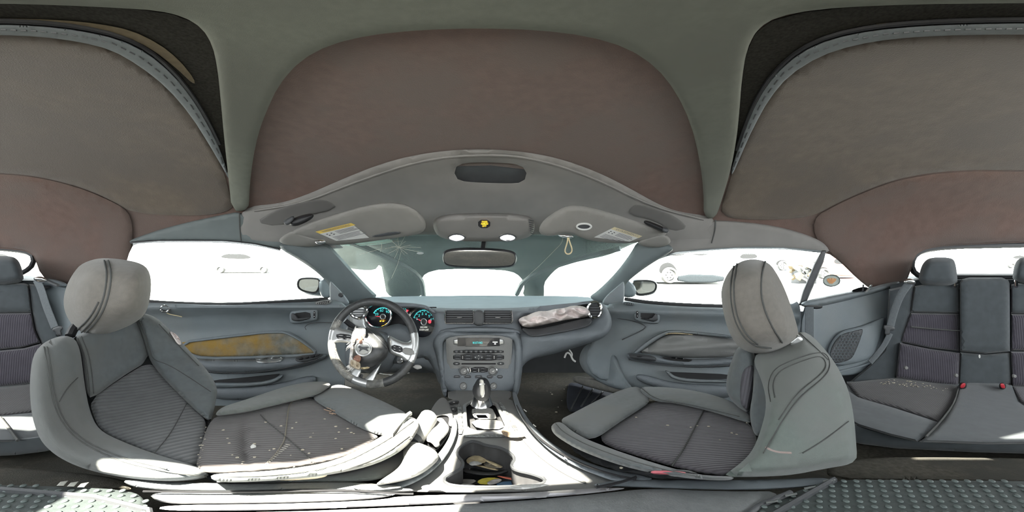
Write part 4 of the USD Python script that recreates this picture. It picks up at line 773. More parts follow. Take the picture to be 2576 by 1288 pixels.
PS = Thing("passenger_seat", "grey cloth passenger seat seen side-on beside the console", "car seat")
PS.part("seat_base", sh([(1420, 1090), (1600, 1000), (1850, 1050), (1890, 1150), (1800, 1214), (1600, 1200), (1450, 1150)], hz(-.50), t=.04, ch=1), plastic_d)
pc = Sheet([(1640, 1008), (1700, 1012), (1800, 1036), (1890, 1064), (1912, 1095), (1906, 1140), (1850, 1198), (1760, 1192), (1640, 1160), (1488, 1110), (1556, 1062)], CZD, t=.04, h=.018, R=26)
PS.part("seat_insert", pc.mesh(), rib_pass, "ribbed seat cushion insert")
seams(PS, pc, [[(1772, 1030), (1745, 1080), (1720, 1130), (1690, 1172)], [(1880, 1062), (1905, 1098), (1898, 1140)]], .002)
pfp = Sheet([(1404, 1058), (1440, 1040), (1520, 998), (1580, 974), (1610, 972), (1642, 1008), (1600, 1036), (1556, 1064), (1488, 1112), (1440, 1085)], hz(-.462), t=.06, h=.04, R=20)
PS.part("thigh_support", pfp.mesh(), fabric, "plain front panel of the cushion")
pfb = Sheet([(1598, 974), (1660, 972), (1750, 982), (1830, 1004), (1880, 1034), (1896, 1062), (1880, 1064), (1800, 1038), (1700, 1014), (1640, 1010)], hz(-.455), t=.06, h=.05, R=18)
PS.part("bolster", pfb.mesh(), fabric, "cushion bolster beside the door")
seams(PS, pfb, [[(1612, 975), (1650, 1006), (1740, 1018), (1860, 1048)]], .0011)
pnb = Sheet([(1384, 1078), (1392, 1064), (1412, 1060), (1440, 1086), (1490, 1112), (1640, 1164), (1760, 1196), (1850, 1198), (1840, 1210), (1740, 1206), (1600, 1184), (1470, 1140), (1400, 1100)], hz(-.45), t=.08, h=.045, R=16)
PS.part("bolster", pnb.mesh(), fabric, "cushion bolster beside the console")
seams(PS, pnb, [[(1398, 1066), (1420, 1090), (1490, 1126), (1620, 1170), (1760, 1200)]], .0011)
PB = rb([(1900, 1195, 1.10), (2150, 1165, 1.16), (2145, 1000, 1.25), (2010, 840, 1.42), (1900, 890, 1.44), (1920, 1050, 1.2), (1990, 1000, 1.2), (1840, 1198, 1.09)])
PS.part("back_shell", sh([(1850, 880), (1900, 885), (1960, 900), (1960, 1100), (1900, 1130), (1878, 1060), (1840, 1020)], d3([(1850, 900, 1.62), (1950, 900, 1.5), (1900, 1100, 1.42)]), t=.08, ch=1), fabric)
pb2 = Sheet([(1846, 890), (1860, 868), (1886, 872), (1900, 890), (1902, 940), (1894, 1000), (1886, 1036), (1876, 1038), (1846, 1016), (1826, 985), (1828, 945)], d3([(1850, 880, 1.56), (1890, 880, 1.52), (1860, 1030, 1.50)]), t=.10, h=.05, R=18)
PS.part("back_bolster", pb2.mesh(), fabric, "backrest bolster beside the door")
PS.part("back_insert", sh([(1862, 1016), (1862, 960), (1870, 930), (1884, 920), (1898, 918), (1896, 990), (1886, 1034), (1874, 1030)], off(pb2.Y, .004), t=.02, h=.008, R=8), mat("rib_fabric_small", (.12, .115, .13), .9, rib=(.9, -.3, -.2), period=.0085), "ribbed backrest insert")
pct = Sheet([(1894, 890), (1930, 890), (1960, 960), (1940, 1060), (1912, 1100), (1895, 1092), (1884, 1040), (1896, 980)], d3([(1900, 890, 1.5), (1950, 950, 1.42), (1900, 1090, 1.32)]), t=.08, h=.02, R=14)
PS.part("back_centre", pct.mesh(), fabric)
pb3 = Sheet([(1890, 900), (1920, 884), (1960, 868), (2012, 830), (2040, 842), (2066, 868), (2092, 900), (2116, 938), (2138, 990), (2150, 1060), (2154, 1120), (2158, 1166), (2070, 1180), (1990, 1196), (1900, 1200), (1812, 1200), (1850, 1176), (1890, 1140), (1912, 1090), (1930, 1020), (1918, 960)], PB, t=.14, h=.06, R=34)
PS.part("back_bolster", pb3.mesh(), mat("seat_side_fabric", (.155, .18, .165), .85, .08, 60, .25, 900, sheen=.25, spec=.2, color2=(.165, .175, .165), cscale=2.5), "large grey-green outer bolster of the backrest")
seams(PS, pb3, [[(1938, 1010), (1930, 970), (1944, 930), (1985, 908), (2060, 884), (2082, 892), (2090, 920), (2076, 948), (2010, 1000), (1966, 1060), (1944, 1100), (1920, 1140)], [(1948, 1000), (1942, 965), (1956, 936), (1990, 918), (2058, 894), (2074, 902), (2080, 922), (2066, 942), (2002, 992), (1958, 1056)], [(2012, 838), (2050, 872), (2084, 905)], [(2020, 1140), (2070, 1110), (2135, 1060)]], .0011)
PS.part("side_wear", line([(1926, 1126), (1950, 1138), (1990, 1140)], pb3, r=.003, lift=-.0015, sp=6), mat("pink_wear", (.34, .27, .25), .9), "pale scuff")
PH = Sheet([(1813, 745), (1818, 712), (1836, 678), (1864, 656), (1900, 651), (1934, 660), (1956, 690), (1978, 735), (2000, 800), (2010, 840), (2006, 858), (1968, 880), (1930, 890), (1880, 888), (1846, 862), (1824, 810)], fl(1.38), t=.10, h=.15, R=64)
hp = PS.part("headrest", PH.mesh(), head_fab, "padded headrest")
for q in ([(1846, 670), (1836, 720), (1842, 790), (1866, 845), (1900, 872), (1940, 876)], [(1854, 664), (1844, 720), (1850, 788), (1874, 840), (1906, 866)], [(1925, 658), (1914, 700), (1916, 760), (1940, 820), (1968, 862)]):
    PS.part("seam", line(q, PH, r=.0022, lift=.0005, sp=8), thread, parent=hp)
PS.part("headrest_post", sh([(1984, 858), (2000, 846), (2008, 840), (2024, 855), (2018, 866), (1995, 872), (1986, 868)], fl(1.345), t=.03, h=.012, R=7), silver, "silver headrest collar")

# ================================================================ REAR BENCH, both ends of the view
RB = d3([(2300, 720, 2.17), (2300, 960, 2.14), (2576, 720, 2.17)])
RC = rb([(2130, 955, 2.08), (2260, 955, 2.10), (2576, 970, 2.10), (2900, 970, 2.1), (2400, 1112, 1.52), (2180, 1080, 1.60), (2650, 1112, 1.52), (2900, 1110, 1.5)])
BR = Thing("rear_bench", "grey rear bench behind the passenger seat", "rear seat")
def bench(T, specs):
    out = {}
    for (nm, pts, D, h, R, m, lab) in specs:
        S_ = Sheet(pts, D, t=.03, h=h * .8, R=R * .6, ch=0, sp=9); T.part(nm, S_.mesh(), m, lab); out[len(out)] = S_
    return out
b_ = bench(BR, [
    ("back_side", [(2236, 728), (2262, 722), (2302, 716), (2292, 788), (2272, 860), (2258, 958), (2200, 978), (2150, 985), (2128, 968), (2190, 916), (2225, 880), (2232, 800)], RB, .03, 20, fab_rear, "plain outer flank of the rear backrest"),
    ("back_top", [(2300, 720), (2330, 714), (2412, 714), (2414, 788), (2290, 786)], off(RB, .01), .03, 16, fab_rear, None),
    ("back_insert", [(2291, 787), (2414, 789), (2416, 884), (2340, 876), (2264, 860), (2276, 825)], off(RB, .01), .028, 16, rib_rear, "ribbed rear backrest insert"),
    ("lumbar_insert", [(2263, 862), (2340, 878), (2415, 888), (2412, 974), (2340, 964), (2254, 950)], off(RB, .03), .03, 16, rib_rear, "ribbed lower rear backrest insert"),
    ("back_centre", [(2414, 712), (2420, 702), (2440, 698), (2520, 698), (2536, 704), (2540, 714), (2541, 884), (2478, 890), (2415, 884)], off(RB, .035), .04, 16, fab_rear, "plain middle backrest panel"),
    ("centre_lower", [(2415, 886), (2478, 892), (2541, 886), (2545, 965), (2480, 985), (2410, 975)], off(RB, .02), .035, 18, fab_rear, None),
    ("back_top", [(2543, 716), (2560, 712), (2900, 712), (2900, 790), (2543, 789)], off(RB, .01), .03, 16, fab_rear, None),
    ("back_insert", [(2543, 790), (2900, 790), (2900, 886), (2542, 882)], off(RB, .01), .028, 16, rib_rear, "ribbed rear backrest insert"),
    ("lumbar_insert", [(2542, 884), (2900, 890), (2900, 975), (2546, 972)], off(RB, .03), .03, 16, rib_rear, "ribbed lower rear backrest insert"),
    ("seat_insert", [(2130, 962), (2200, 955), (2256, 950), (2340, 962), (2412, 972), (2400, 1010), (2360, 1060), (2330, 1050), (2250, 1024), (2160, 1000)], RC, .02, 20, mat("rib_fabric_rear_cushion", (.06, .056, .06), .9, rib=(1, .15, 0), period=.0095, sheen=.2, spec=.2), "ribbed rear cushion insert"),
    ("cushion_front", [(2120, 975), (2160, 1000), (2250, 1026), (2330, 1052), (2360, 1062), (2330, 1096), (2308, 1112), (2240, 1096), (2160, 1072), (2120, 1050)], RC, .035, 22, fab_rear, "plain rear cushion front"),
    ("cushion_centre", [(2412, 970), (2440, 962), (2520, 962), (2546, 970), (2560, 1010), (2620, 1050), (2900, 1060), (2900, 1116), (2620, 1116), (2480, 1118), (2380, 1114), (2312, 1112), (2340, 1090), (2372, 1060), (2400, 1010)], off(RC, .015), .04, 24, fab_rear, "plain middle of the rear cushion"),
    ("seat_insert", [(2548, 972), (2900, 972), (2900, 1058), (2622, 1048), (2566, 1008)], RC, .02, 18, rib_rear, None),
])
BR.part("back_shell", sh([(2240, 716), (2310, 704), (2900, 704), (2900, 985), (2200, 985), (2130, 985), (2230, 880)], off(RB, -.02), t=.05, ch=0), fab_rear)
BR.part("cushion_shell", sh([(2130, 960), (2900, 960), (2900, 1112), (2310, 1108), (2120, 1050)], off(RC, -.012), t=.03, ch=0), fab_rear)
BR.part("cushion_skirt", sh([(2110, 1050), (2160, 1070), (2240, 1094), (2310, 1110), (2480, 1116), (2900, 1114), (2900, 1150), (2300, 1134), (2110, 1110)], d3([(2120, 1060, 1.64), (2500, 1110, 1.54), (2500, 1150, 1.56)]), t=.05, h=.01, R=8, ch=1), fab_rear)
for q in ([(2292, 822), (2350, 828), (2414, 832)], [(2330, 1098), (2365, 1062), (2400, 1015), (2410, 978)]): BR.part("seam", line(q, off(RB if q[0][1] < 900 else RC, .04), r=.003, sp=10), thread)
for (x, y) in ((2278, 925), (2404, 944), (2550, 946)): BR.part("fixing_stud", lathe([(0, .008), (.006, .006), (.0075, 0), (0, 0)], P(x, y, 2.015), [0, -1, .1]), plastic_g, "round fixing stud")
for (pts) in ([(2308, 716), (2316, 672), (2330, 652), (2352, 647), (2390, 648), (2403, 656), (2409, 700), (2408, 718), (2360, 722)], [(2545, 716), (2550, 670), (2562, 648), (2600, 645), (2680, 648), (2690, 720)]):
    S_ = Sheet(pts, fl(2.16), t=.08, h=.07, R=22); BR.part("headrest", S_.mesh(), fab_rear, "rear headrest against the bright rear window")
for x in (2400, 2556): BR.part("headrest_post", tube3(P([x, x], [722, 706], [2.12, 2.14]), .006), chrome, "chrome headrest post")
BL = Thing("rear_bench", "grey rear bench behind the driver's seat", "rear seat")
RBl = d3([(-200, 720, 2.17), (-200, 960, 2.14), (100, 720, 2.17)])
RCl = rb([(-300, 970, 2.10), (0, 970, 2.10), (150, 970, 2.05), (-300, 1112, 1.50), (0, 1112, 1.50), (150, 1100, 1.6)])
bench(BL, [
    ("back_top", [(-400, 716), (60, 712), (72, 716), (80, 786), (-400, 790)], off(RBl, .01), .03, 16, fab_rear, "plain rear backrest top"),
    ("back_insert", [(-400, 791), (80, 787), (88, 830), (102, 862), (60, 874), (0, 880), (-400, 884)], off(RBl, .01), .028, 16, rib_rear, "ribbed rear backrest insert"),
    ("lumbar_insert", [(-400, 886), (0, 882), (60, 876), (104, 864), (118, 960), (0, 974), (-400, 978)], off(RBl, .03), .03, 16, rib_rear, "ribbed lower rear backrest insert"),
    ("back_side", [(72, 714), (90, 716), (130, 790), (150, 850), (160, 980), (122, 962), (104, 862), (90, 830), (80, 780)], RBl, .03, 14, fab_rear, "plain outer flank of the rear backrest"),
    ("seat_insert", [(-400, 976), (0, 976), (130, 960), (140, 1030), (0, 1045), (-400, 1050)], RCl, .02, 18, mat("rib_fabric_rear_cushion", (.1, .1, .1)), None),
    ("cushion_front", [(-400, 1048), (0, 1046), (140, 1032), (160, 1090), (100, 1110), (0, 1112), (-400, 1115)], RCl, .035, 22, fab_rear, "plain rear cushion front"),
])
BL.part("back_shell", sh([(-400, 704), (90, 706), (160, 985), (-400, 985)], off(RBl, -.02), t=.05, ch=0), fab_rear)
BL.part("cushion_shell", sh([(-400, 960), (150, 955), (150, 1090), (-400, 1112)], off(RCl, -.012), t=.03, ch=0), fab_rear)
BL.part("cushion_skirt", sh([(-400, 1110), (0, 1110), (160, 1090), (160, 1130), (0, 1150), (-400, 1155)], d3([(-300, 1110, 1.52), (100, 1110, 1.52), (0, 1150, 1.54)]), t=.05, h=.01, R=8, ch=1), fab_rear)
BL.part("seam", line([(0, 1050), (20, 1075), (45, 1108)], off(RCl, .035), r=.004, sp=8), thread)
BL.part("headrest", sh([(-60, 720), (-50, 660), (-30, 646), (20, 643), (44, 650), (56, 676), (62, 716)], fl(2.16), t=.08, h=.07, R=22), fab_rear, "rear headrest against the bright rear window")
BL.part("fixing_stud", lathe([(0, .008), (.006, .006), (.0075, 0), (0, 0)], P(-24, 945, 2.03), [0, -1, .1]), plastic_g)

# ================================================================ SEAT BELTS
def strap(T, pts, w, D, name="webbing", m=belt, label=None):
    c = resample(chaikin(pts, 2, False), 9, False); d = np.gradient(c, axis=0); d /= np.linalg.norm(d, axis=1, keepdims=True); n = np.c_[-d[:, 1], d[:, 0]] * w / 2
    return T.part(name, sh(np.vstack([c + n, (c - n)[::-1]]), D, t=.006, h=.003, R=3, ch=0), m, label)
B1 = Thing("seat_belt", "grey seat belt with silver tongue over the rear bench flank by the speaker panel", "seat belt", )
bd1 = d3([(2275, 712, 2.10), (2235, 830, 2.03), (2195, 910, 1.99)])
strap(B1, [(2288, 712), (2266, 740), (2250, 780), (2238, 828)], 20, bd1)
strap(B1, [(2240, 838), (2226, 866), (2208, 890), (2188, 912)], 15, off(bd1, -.01))
B1.part("guide", sh([(2272, 706), (2282, 700), (2300, 702), (2306, 712), (2296, 718), (2276, 716)], fl(2.09), t=.03, h=.012, R=5), chrome, "bright belt guide")
tg = B1.part("tongue", sh([(2224, 816), (2252, 822), (2250, 832), (2238, 831), (2240, 842), (2225, 842), (2227, 830), (2222, 826)], fl(2.0), t=.012, h=.005, R=3, ch=1), plastic_d, "belt tongue")
B1.part("tongue_plate", sh([(2226, 830), (2236, 832), (2234, 842), (2226, 841)], fl(1.997), t=.004, ch=1), chrome, parent=tg)
B2 = Thing("seat_belt", "grey seat belt hanging behind the driver's seat", "seat belt")
bd2 = d3([(95, 710, 2.08), (150, 830, 2.0), (120, 790, 2.03)])
strap(B2, [(92, 704), (104, 728), (116, 770), (138, 824)], 20, bd2)
B2.part("guide", sh([(80, 700), (100, 694), (118, 700), (120, 710), (96, 712)], fl(2.06), t=.03, h=.012, R=5), chrome, "bright belt guide")
B2.part("arm", line([(112, 702), (130, 712), (146, 718)], fl(2.06), r=.007, sp=6), plastic_d)
tg = B2.part("tongue", sh([(131, 826), (155, 818), (160, 826), (152, 832), (156, 842), (142, 844), (140, 834), (132, 834)], fl(1.97), t=.012, h=.005, R=3, ch=1), plastic_d, "belt tongue")
B2.part("tongue_plate", sh([(142, 833), (152, 830), (156, 842), (144, 844)], fl(1.967), t=.004, ch=1), chrome, parent=tg)
B3 = Thing("seat_belt", "grey seat belt dropping from the passenger side ledge behind the front seat", "seat belt")
strap(B3, [(2036, 772), (2036, 800), (2036, 860), (2040, 900)], 22, fl(2.08))
B3.part("slot", sh([(2020, 767), (2070, 768), (2068, 776), (2050, 778), (2022, 773)], fl(2.085), t=.02, h=.004, R=3, ch=1), black, "dark belt slot")
def buckle(x, y, w, h, Y, label, rot=0.0, sink=None):
    T = Thing("belt_buckle", label, "belt buckle")
    T.part("housing", sh([(x - w * .9, y - h * .75), (x + w * .9, y - h * .75), (x + w * .9, y + h * .75), (x - w * .9, y + h * .75)], fl(Y), t=.03, h=.012, R=4), black)
    T.part("press_button", sh([(x - w * .6 + rot, y - h * .6), (x + w * .6 + rot, y - h * .6), (x + w * .6 - rot, y + h * .6), (x - w * .6 - rot, y + h * .6)], fl(Y - .012), t=.012, h=.006, R=3, ch=1), redp, "red press button")
buckle(2422, 970, 11, 11, 1.98, "red buckle set in the rear bench nearer the passenger seat", 2)
buckle(2522, 971, 10, 11, 1.98, "red buckle set in the rear bench at the edge of view", -2)
T = Thing("belt_buckle", "long red buckle lying between passenger seat and console", "belt buckle")
T.part("housing", sh([(1622, 1192), (1640, 1182), (1690, 1180), (1730, 1182), (1760, 1192), (1750, 1200), (1640, 1200)], fl(1.06), t=.04, h=.02, R=8), black)
T.part("press_button", sh([(1634, 1188), (1645, 1182), (1728, 1186), (1722, 1194), (1645, 1194)], fl(1.038), t=.012, h=.008, R=5), mat("faded_red", (.60, .16, .19), .4), "faded red press button")
T = Thing("belt_buckle", "red and cream buckle between driver's seat and console", "belt buckle")
T.part("housing", sh([(650, 1204), (700, 1192), (800, 1186), (830, 1192), (810, 1204), (720, 1210)], fl(1.045), t=.04, h=.02, R=8), mat("cream_plastic", (.62, .56, .42), .5))
T.part("press_button", sh([(706, 1198), (740, 1193), (800, 1188), (780, 1198), (730, 1200)], fl(1.022), t=.012, h=.006, R=4), redp, "red press button")

# ================================================================ CENTRE CONSOLE
CZ5 = hz(-.50)
CC = Thing("centre_console", "dusty centre console with shifter plate and open cup holders", "console")
cup = [(1152, 1128), (1182, 1109), (1204, 1112), (1222, 1121), (1262, 1126), (1290, 1144), (1296, 1158), (1284, 1170), (1292, 1182), (1342, 1192), (1376, 1206), (1362, 1221), (1240, 1227), (1140, 1224), (1114, 1212), (1120, 1200), (1150, 1186), (1166, 1174), (1164, 1160), (1148, 1146)]
shf = [(1170, 1012), (1244, 1012), (1258, 1040), (1278, 1084), (1178, 1084), (1174, 1050)]
hbk = [(1086, 1052), (1112, 1044), (1134, 1046), (1140, 1060), (1136, 1082), (1118, 1112), (1098, 1134), (1072, 1140), (1060, 1120), (1072, 1090)]
top = Sheet([(1122, 1000), (1286, 998), (1300, 1030), (1330, 1078), (1372, 1124), (1430, 1164), (1500, 1194), (1560, 1214), (1520, 1236), (1020, 1240), (1004, 1226), (1064, 1200), (1110, 1160), (1138, 1116), (1150, 1080), (1140, 1044), (1122, 1038)], CZ5, t=.03, h=.008, R=8, ch=1, holes=[cup, shf], sp=9)
CC.part("top", top.mesh(), plastic_g)
cl_ = mat("console_dark", (.06, .06, .062), .7, .2, 40)
fl_ = Sheet([(1100, 1100), (1300, 1090), (1400, 1200), (1400, 1240), (1080, 1240)], hz(-.575), t=.02, ch=0)
cw = CC.part("cup_well", fl_.mesh(), cl_, "dark cup holder well")
def wall_of(loop, z0, z1):
    q = resample(chaikin(loop, 2), 7); a, b = P(q[:, 0], q[:, 1], hz(z0)(q[:, 0], q[:, 1])), None
    b = a.copy(); b[:, 2] += z1 - z0; n = len(q); i = np.arange(n); j = (i + 1) % n
    c = a.mean(0); out = (a - c) * [1.02, 1.02, 1] + c; outb = (b - c) * [1.02, 1.02, 1] + c
    v = np.vstack([a, b, out, outb]); quads = np.vstack([np.c_[i, j, j + n, i + n], np.c_[i + 2 * n, i + 3 * n, j + 3 * n, j + 2 * n], np.c_[i + n, j + n, j + 3 * n, i + 3 * n], np.c_[i, i + 2 * n, j + 2 * n, j]])
    return trimesh.Trimesh(v, np.vstack([quads[:, [0, 1, 2]], quads[:, [0, 2, 3]]]), process=False)
CC.part("cup_wall", wall_of(cup, -.503, -.58), cl_, parent=cw)
CC.part("cup_divider", sh([(1160, 1176), (1200, 1186), (1250, 1188), (1290, 1174), (1292, 1182), (1250, 1197), (1200, 1196), (1158, 1186)], hz(-.555), t=.02, h=.01, R=4), cl_, parent=cw)
CC.part("well_rim", line(cup, off(CZ5, .004), r=.004, sp=8, closed=True), plastic_d, parent=cw)
CC.part("shifter_well", sh([(1160, 1005), (1250, 1005), (1290, 1090), (1170, 1090)], hz(-.525), t=.02, ch=0), cl_, "dark slot under the shifter plate")
pl_ = [(1172, 1014), (1243, 1014), (1256, 1042), (1276, 1082), (1180, 1082), (1176, 1050)]
CC.part("shifter_plate", sh([(1188, 1026), (1236, 1022), (1250, 1050), (1246, 1054), (1196, 1054), (1186, 1040)], hz(-.508), t=.02, h=.006, R=6, ch=1, holes=[[(1198, 1044), (1222, 1044), (1228, 1051), (1202, 1051)]], hch=0), alum, "bright selector plate")
CC.part("shifter_plate", sh([(1180, 1056), (1260, 1054), (1272, 1080), (1202, 1080)], hz(-.512), t=.02, h=.006, R=6, ch=1), alum, "bright selector plate")
for k in range(6): CC.part("position_mark", sh(rect(1192, 1028 + k * 4, 1196, 1030 + k * 4), hz(-.504), t=.002, ch=0), ink, smooth=False)
CC.part("plate_frame", line([(1168, 1010), (1246, 1010), (1262, 1042), (1284, 1088), (1172, 1088), (1170, 1050)], off(CZ5, .006), r=.006, sp=8, ch=1, closed=True), silver, "worn silver surround")
for (q) in ([(1150, 1018), (1160, 1016), (1162, 1050), (1166, 1092), (1150, 1092), (1152, 1050)], [(1252, 1012), (1262, 1012), (1284, 1046), (1306, 1084), (1300, 1090), (1280, 1062)], [(1166, 1093), (1290, 1092), (1296, 1099), (1168, 1100)]):
    CC.part("worn_trim", sh(q, hz(-.494), t=.01, h=.004, R=4, ch=1), mat("peeling_trim", (.34, .36, .36), .5, .4, 160, .5, 120, metal=.3, color2=(.12, .12, .12), cscale=60), "peeling textured trim strip")
for (q) in (([(1128, 1012), (1152, 1006), (1156, 1012), (1132, 1018)]), ([(1130, 1024), (1148, 1022), (1150, 1034), (1132, 1036)])):
    b = CC.part("console_switch", sh(q, hz(-.492), t=.012, h=.004, R=3, ch=1), black, "small black console switch")
    c = np.mean(q, 0); CC.part("switch_mark", sh(ell(c[0], c[1], 3, 1.4, 8), hz(-.489), t=.001, ch=0), paper, parent=b, smooth=False)
for (nm, q, z, m, lab) in (("flank", [(1286, 985), (1298, 985), (1308, 1020), (1336, 1066), (1382, 1112), (1452, 1154), (1540, 1184), (1640, 1198), (1640, 1212), (1560, 1216), (1500, 1196), (1430, 1166), (1372, 1126), (1330, 1080), (1298, 1030)], -.485, plastic2, "curved flank on the passenger side"),
                           ("flank_ridge", [(1290, 1050), (1310, 1080), (1350, 1130), (1410, 1176), (1480, 1212), (1470, 1220), (1400, 1184), (1340, 1138), (1300, 1090)], -.497, plastic_g, None),
                           ("rim", [(1140, 1046), (1148, 1052), (1152, 1082), (1140, 1120), (1112, 1164), (1066, 1204), (1004, 1232), (930, 1240), (900, 1232), (990, 1216), (1050, 1188), (1096, 1150), (1126, 1110), (1136, 1080)], -.485, mat("scuffed_rim", (.26, .28, .285), .6, .35, 120, .3, 200, color2=(.16, .18, .19), cscale=30), "scuffed rim on the driver's side"),
                           ("side_pod", [(1104, 1000), (1124, 1000), (1142, 1046), (1138, 1076), (1126, 1070), (1132, 1048), (1110, 1044), (1090, 1054), (1078, 1040)], -.492, plastic_g, None)):
    CC.part(nm, sh(q, hz(z), t=.05, h=.012, R=6), m, lab)
CC.part("flank_seam", line([(1300, 1020), (1322, 1066), (1366, 1112), (1440, 1158), (1530, 1192), (1600, 1206)], hz(-.474), r=.0025, sp=12), black)
for (x, y) in ((1318, 1030), (1342, 1068), (1420, 1150)): CC.part("scratch", line([(x, y), (x + 6, y + 5)], hz(-.474), r=.0014, ch=0), paper)
CC.part("brake_well", sh(hbk, hz(-.496), t=.01, ch=1), black, "dark opening round the handbrake")
# armrest lid and rear part of the console along the bottom of the view
CC.part("edge_rail", sh([(300, 1204), (430, 1213), (640, 1217), (860, 1210), (1000, 1222), (1060, 1236), (940, 1238), (800, 1230), (600, 1236), (420, 1234), (330, 1226)], hz(-.482), t=.05, h=.012, R=7), lid_m, "pale console edge rail beside the driver's seat")
CC.part("edge_rail", sh([(1470, 1222), (1560, 1206), (1640, 1206), (1780, 1208), (1950, 1206), (2098, 1200), (2080, 1222), (1900, 1234), (1700, 1230), (1560, 1224)], hz(-.482), t=.05, h=.012, R=7), plastic2, "grey console edge rail beside the passenger seat")
CC.part("armrest_lid", sh([(366, 1236), (600, 1240), (800, 1236), (930, 1240), (1010, 1240), (960, 1254), (800, 1264), (560, 1268), (400, 1268)], hz(-.484), t=.05, h=.016, R=8), lid_m, "grained armrest lid")
CC.part("lid_edge", sh([(400, 1270), (700, 1268), (960, 1258), (1010, 1246), (1300, 1242), (1480, 1228), (1600, 1226), (1500, 1240), (1300, 1258), (1000, 1272), (700, 1284), (400, 1286)], hz(-.476), t=.05, h=.012, R=6), mat("glossy_pale_vinyl", (.42, .41, .43), .3, .05, 20), "glossy pale lid edge")
CC.part("lid_seam", line([(360, 1236), (600, 1239), (860, 1232), (1000, 1242), (1040, 1242)], hz(-.470), r=.002, sp=16), black)
CC.part("lid_front", sh([(380, 1290), (700, 1288), (1000, 1276), (1300, 1262), (1520, 1240), (1640, 1228), (1800, 1236), (1990, 1236), (1880, 1288), (1860, 1360), (380, 1360)], hz(-.480), t=.06, h=.014, R=8, ch=1), lid_m, "grained armrest front")
CC.part("lid_seam", line([(1500, 1226), (1560, 1214), (1600, 1200)], hz(-.468), r=.003, sp=10), black)
CC.part("body", bx(-1.50, 1.35, .60, .98, -.60, -.535), plastic_d)
# junk in the cup holders
def junk(name, label, q, z, m, t=.004, rel=None, h=.003, ch=1, cat=None):
    q = np.array(q, float); q = q.mean(0) + (q - q.mean(0)) * 1.22
    return one(name, sh(q, hz(z), t=t, h=h, R=4, ch=ch, rel=rel), m, label, cat or name.replace("_", " "))
wob = lambda s: (lambda x, y: .01 * (meshkit.noise(np.stack([x / 9, y / 5, 0 * x + s], -1), s) - .5))
junk("crumpled_paper", "cream crumpled paper in the front cup holder", [(1176, 1155), (1196, 1146), (1216, 1152), (1222, 1160), (1200, 1168), (1180, 1166)], -.54, cream, rel=wob(1), cat="paper")
junk("paper_slip", "white paper slip lying across the front cup holder", [(1182, 1163), (1196, 1160), (1214, 1166), (1190, 1171), (1182, 1168)], -.538, paper, rel=wob(2), cat="paper")
junk("paper_strip", "long tan paper strip in the front cup holder", [(1218, 1158), (1226, 1157), (1262, 1172), (1254, 1176)], -.536, cream, rel=wob(3), cat="paper")
junk("wood_stick", "tan wooden stick under the papers in the cup holder", [(1192, 1170), (1198, 1168), (1250, 1180), (1244, 1183)], -.546, cream, cat="stick")
junk("coin_tray_disc", "round beige disc near the cup holder rim", ell(1262, 1155, 20, 7, 16), -.55, mat("beige_card", (.40, .36, .29), .7), cat="disc")
junk("crumpled_paper", "beige crumpled wrapper at the cup holder's rear side", [(1216, 1166), (1240, 1160), (1268, 1164), (1266, 1174), (1236, 1178)], -.55, mat("beige_card", (.4, .36, .29)), rel=wob(5), cat="wrapper")
junk("flat_pen", "dark flat pen lying behind the papers", [(1186, 1144), (1254, 1146), (1254, 1149), (1188, 1148)], -.548, plastic_d, cat="pen")
junk("lighter_wrapper", "yellow printed wrapper in the rear cup holder", [(1204, 1211), (1220, 1203), (1248, 1203), (1258, 1209), (1240, 1217), (1214, 1218)], -.545, mat("wrapper_yellow", (.70, .60, .06), .4, .2, 60), rel=wob(6), cat="wrapper")
junk("clear_wrapper", "whitish foil wrapper beside the yellow one", [(1228, 1212), (1250, 1204), (1262, 1208), (1248, 1216), (1230, 1219)], -.540, mat("foil", (.62, .60, .58), .3, .2, 60, metal=.4), rel=wob(7), cat="wrapper")
junk("red_straw", "red plastic straw lying along the rear cup holder", [(1256, 1200), (1266, 1198), (1336, 1212), (1330, 1216)], -.536, mat("orange_red_plastic", (.62, .16, .10), .4), t=.006, cat="straw")
junk("blue_packet", "blue packet under the red straw", [(1252, 1214), (1290, 1210), (1304, 1216), (1290, 1222), (1256, 1222)], -.545, bluep, cat="packet")
junk("grey_card", "grey card at the driver's end of the rear cup holder", [(1136, 1214), (1160, 1206), (1196, 1208), (1180, 1218), (1150, 1220)], -.548, mat("grey_card", (.30, .29, .27), .6), cat="card")
junk("white_sachet", "white sachet strip under the grey card", [(1130, 1218), (1146, 1215), (1190, 1219), (1188, 1223), (1150, 1223)], -.543, paper, cat="sachet")
junk("twig", "brown twig at the passenger end of the rear cup holder", [(1300, 1218), (1336, 1207), (1340, 1209), (1306, 1222)], -.535, mat("twig", (.28, .20, .13), .8), cat="twig")
junk("white_tag", "white plastic tag at the armrest hinge by the driver's side", [(1064, 1224), (1080, 1220), (1104, 1222), (1122, 1228), (1100, 1233), (1068, 1231)], -.476, paper, rel=wob(8), cat="tag")
junk("white_tag", "white glossy scrap on the console behind the cup holders", [(1284, 1226), (1310, 1219), (1380, 1219), (1350, 1226), (1310, 1231)], -.478, paper, rel=wob(9), cat="scrap")
junk("tan_wrapper", "brown torn wrapper at the shifter plate corner", [(1264, 1084), (1284, 1082), (1312, 1092), (1318, 1097), (1290, 1100), (1272, 1096)], -.484, mat("tan_wrapper", (.34, .25, .17), .6, .3, 90), rel=wob(10), cat="wrapper")

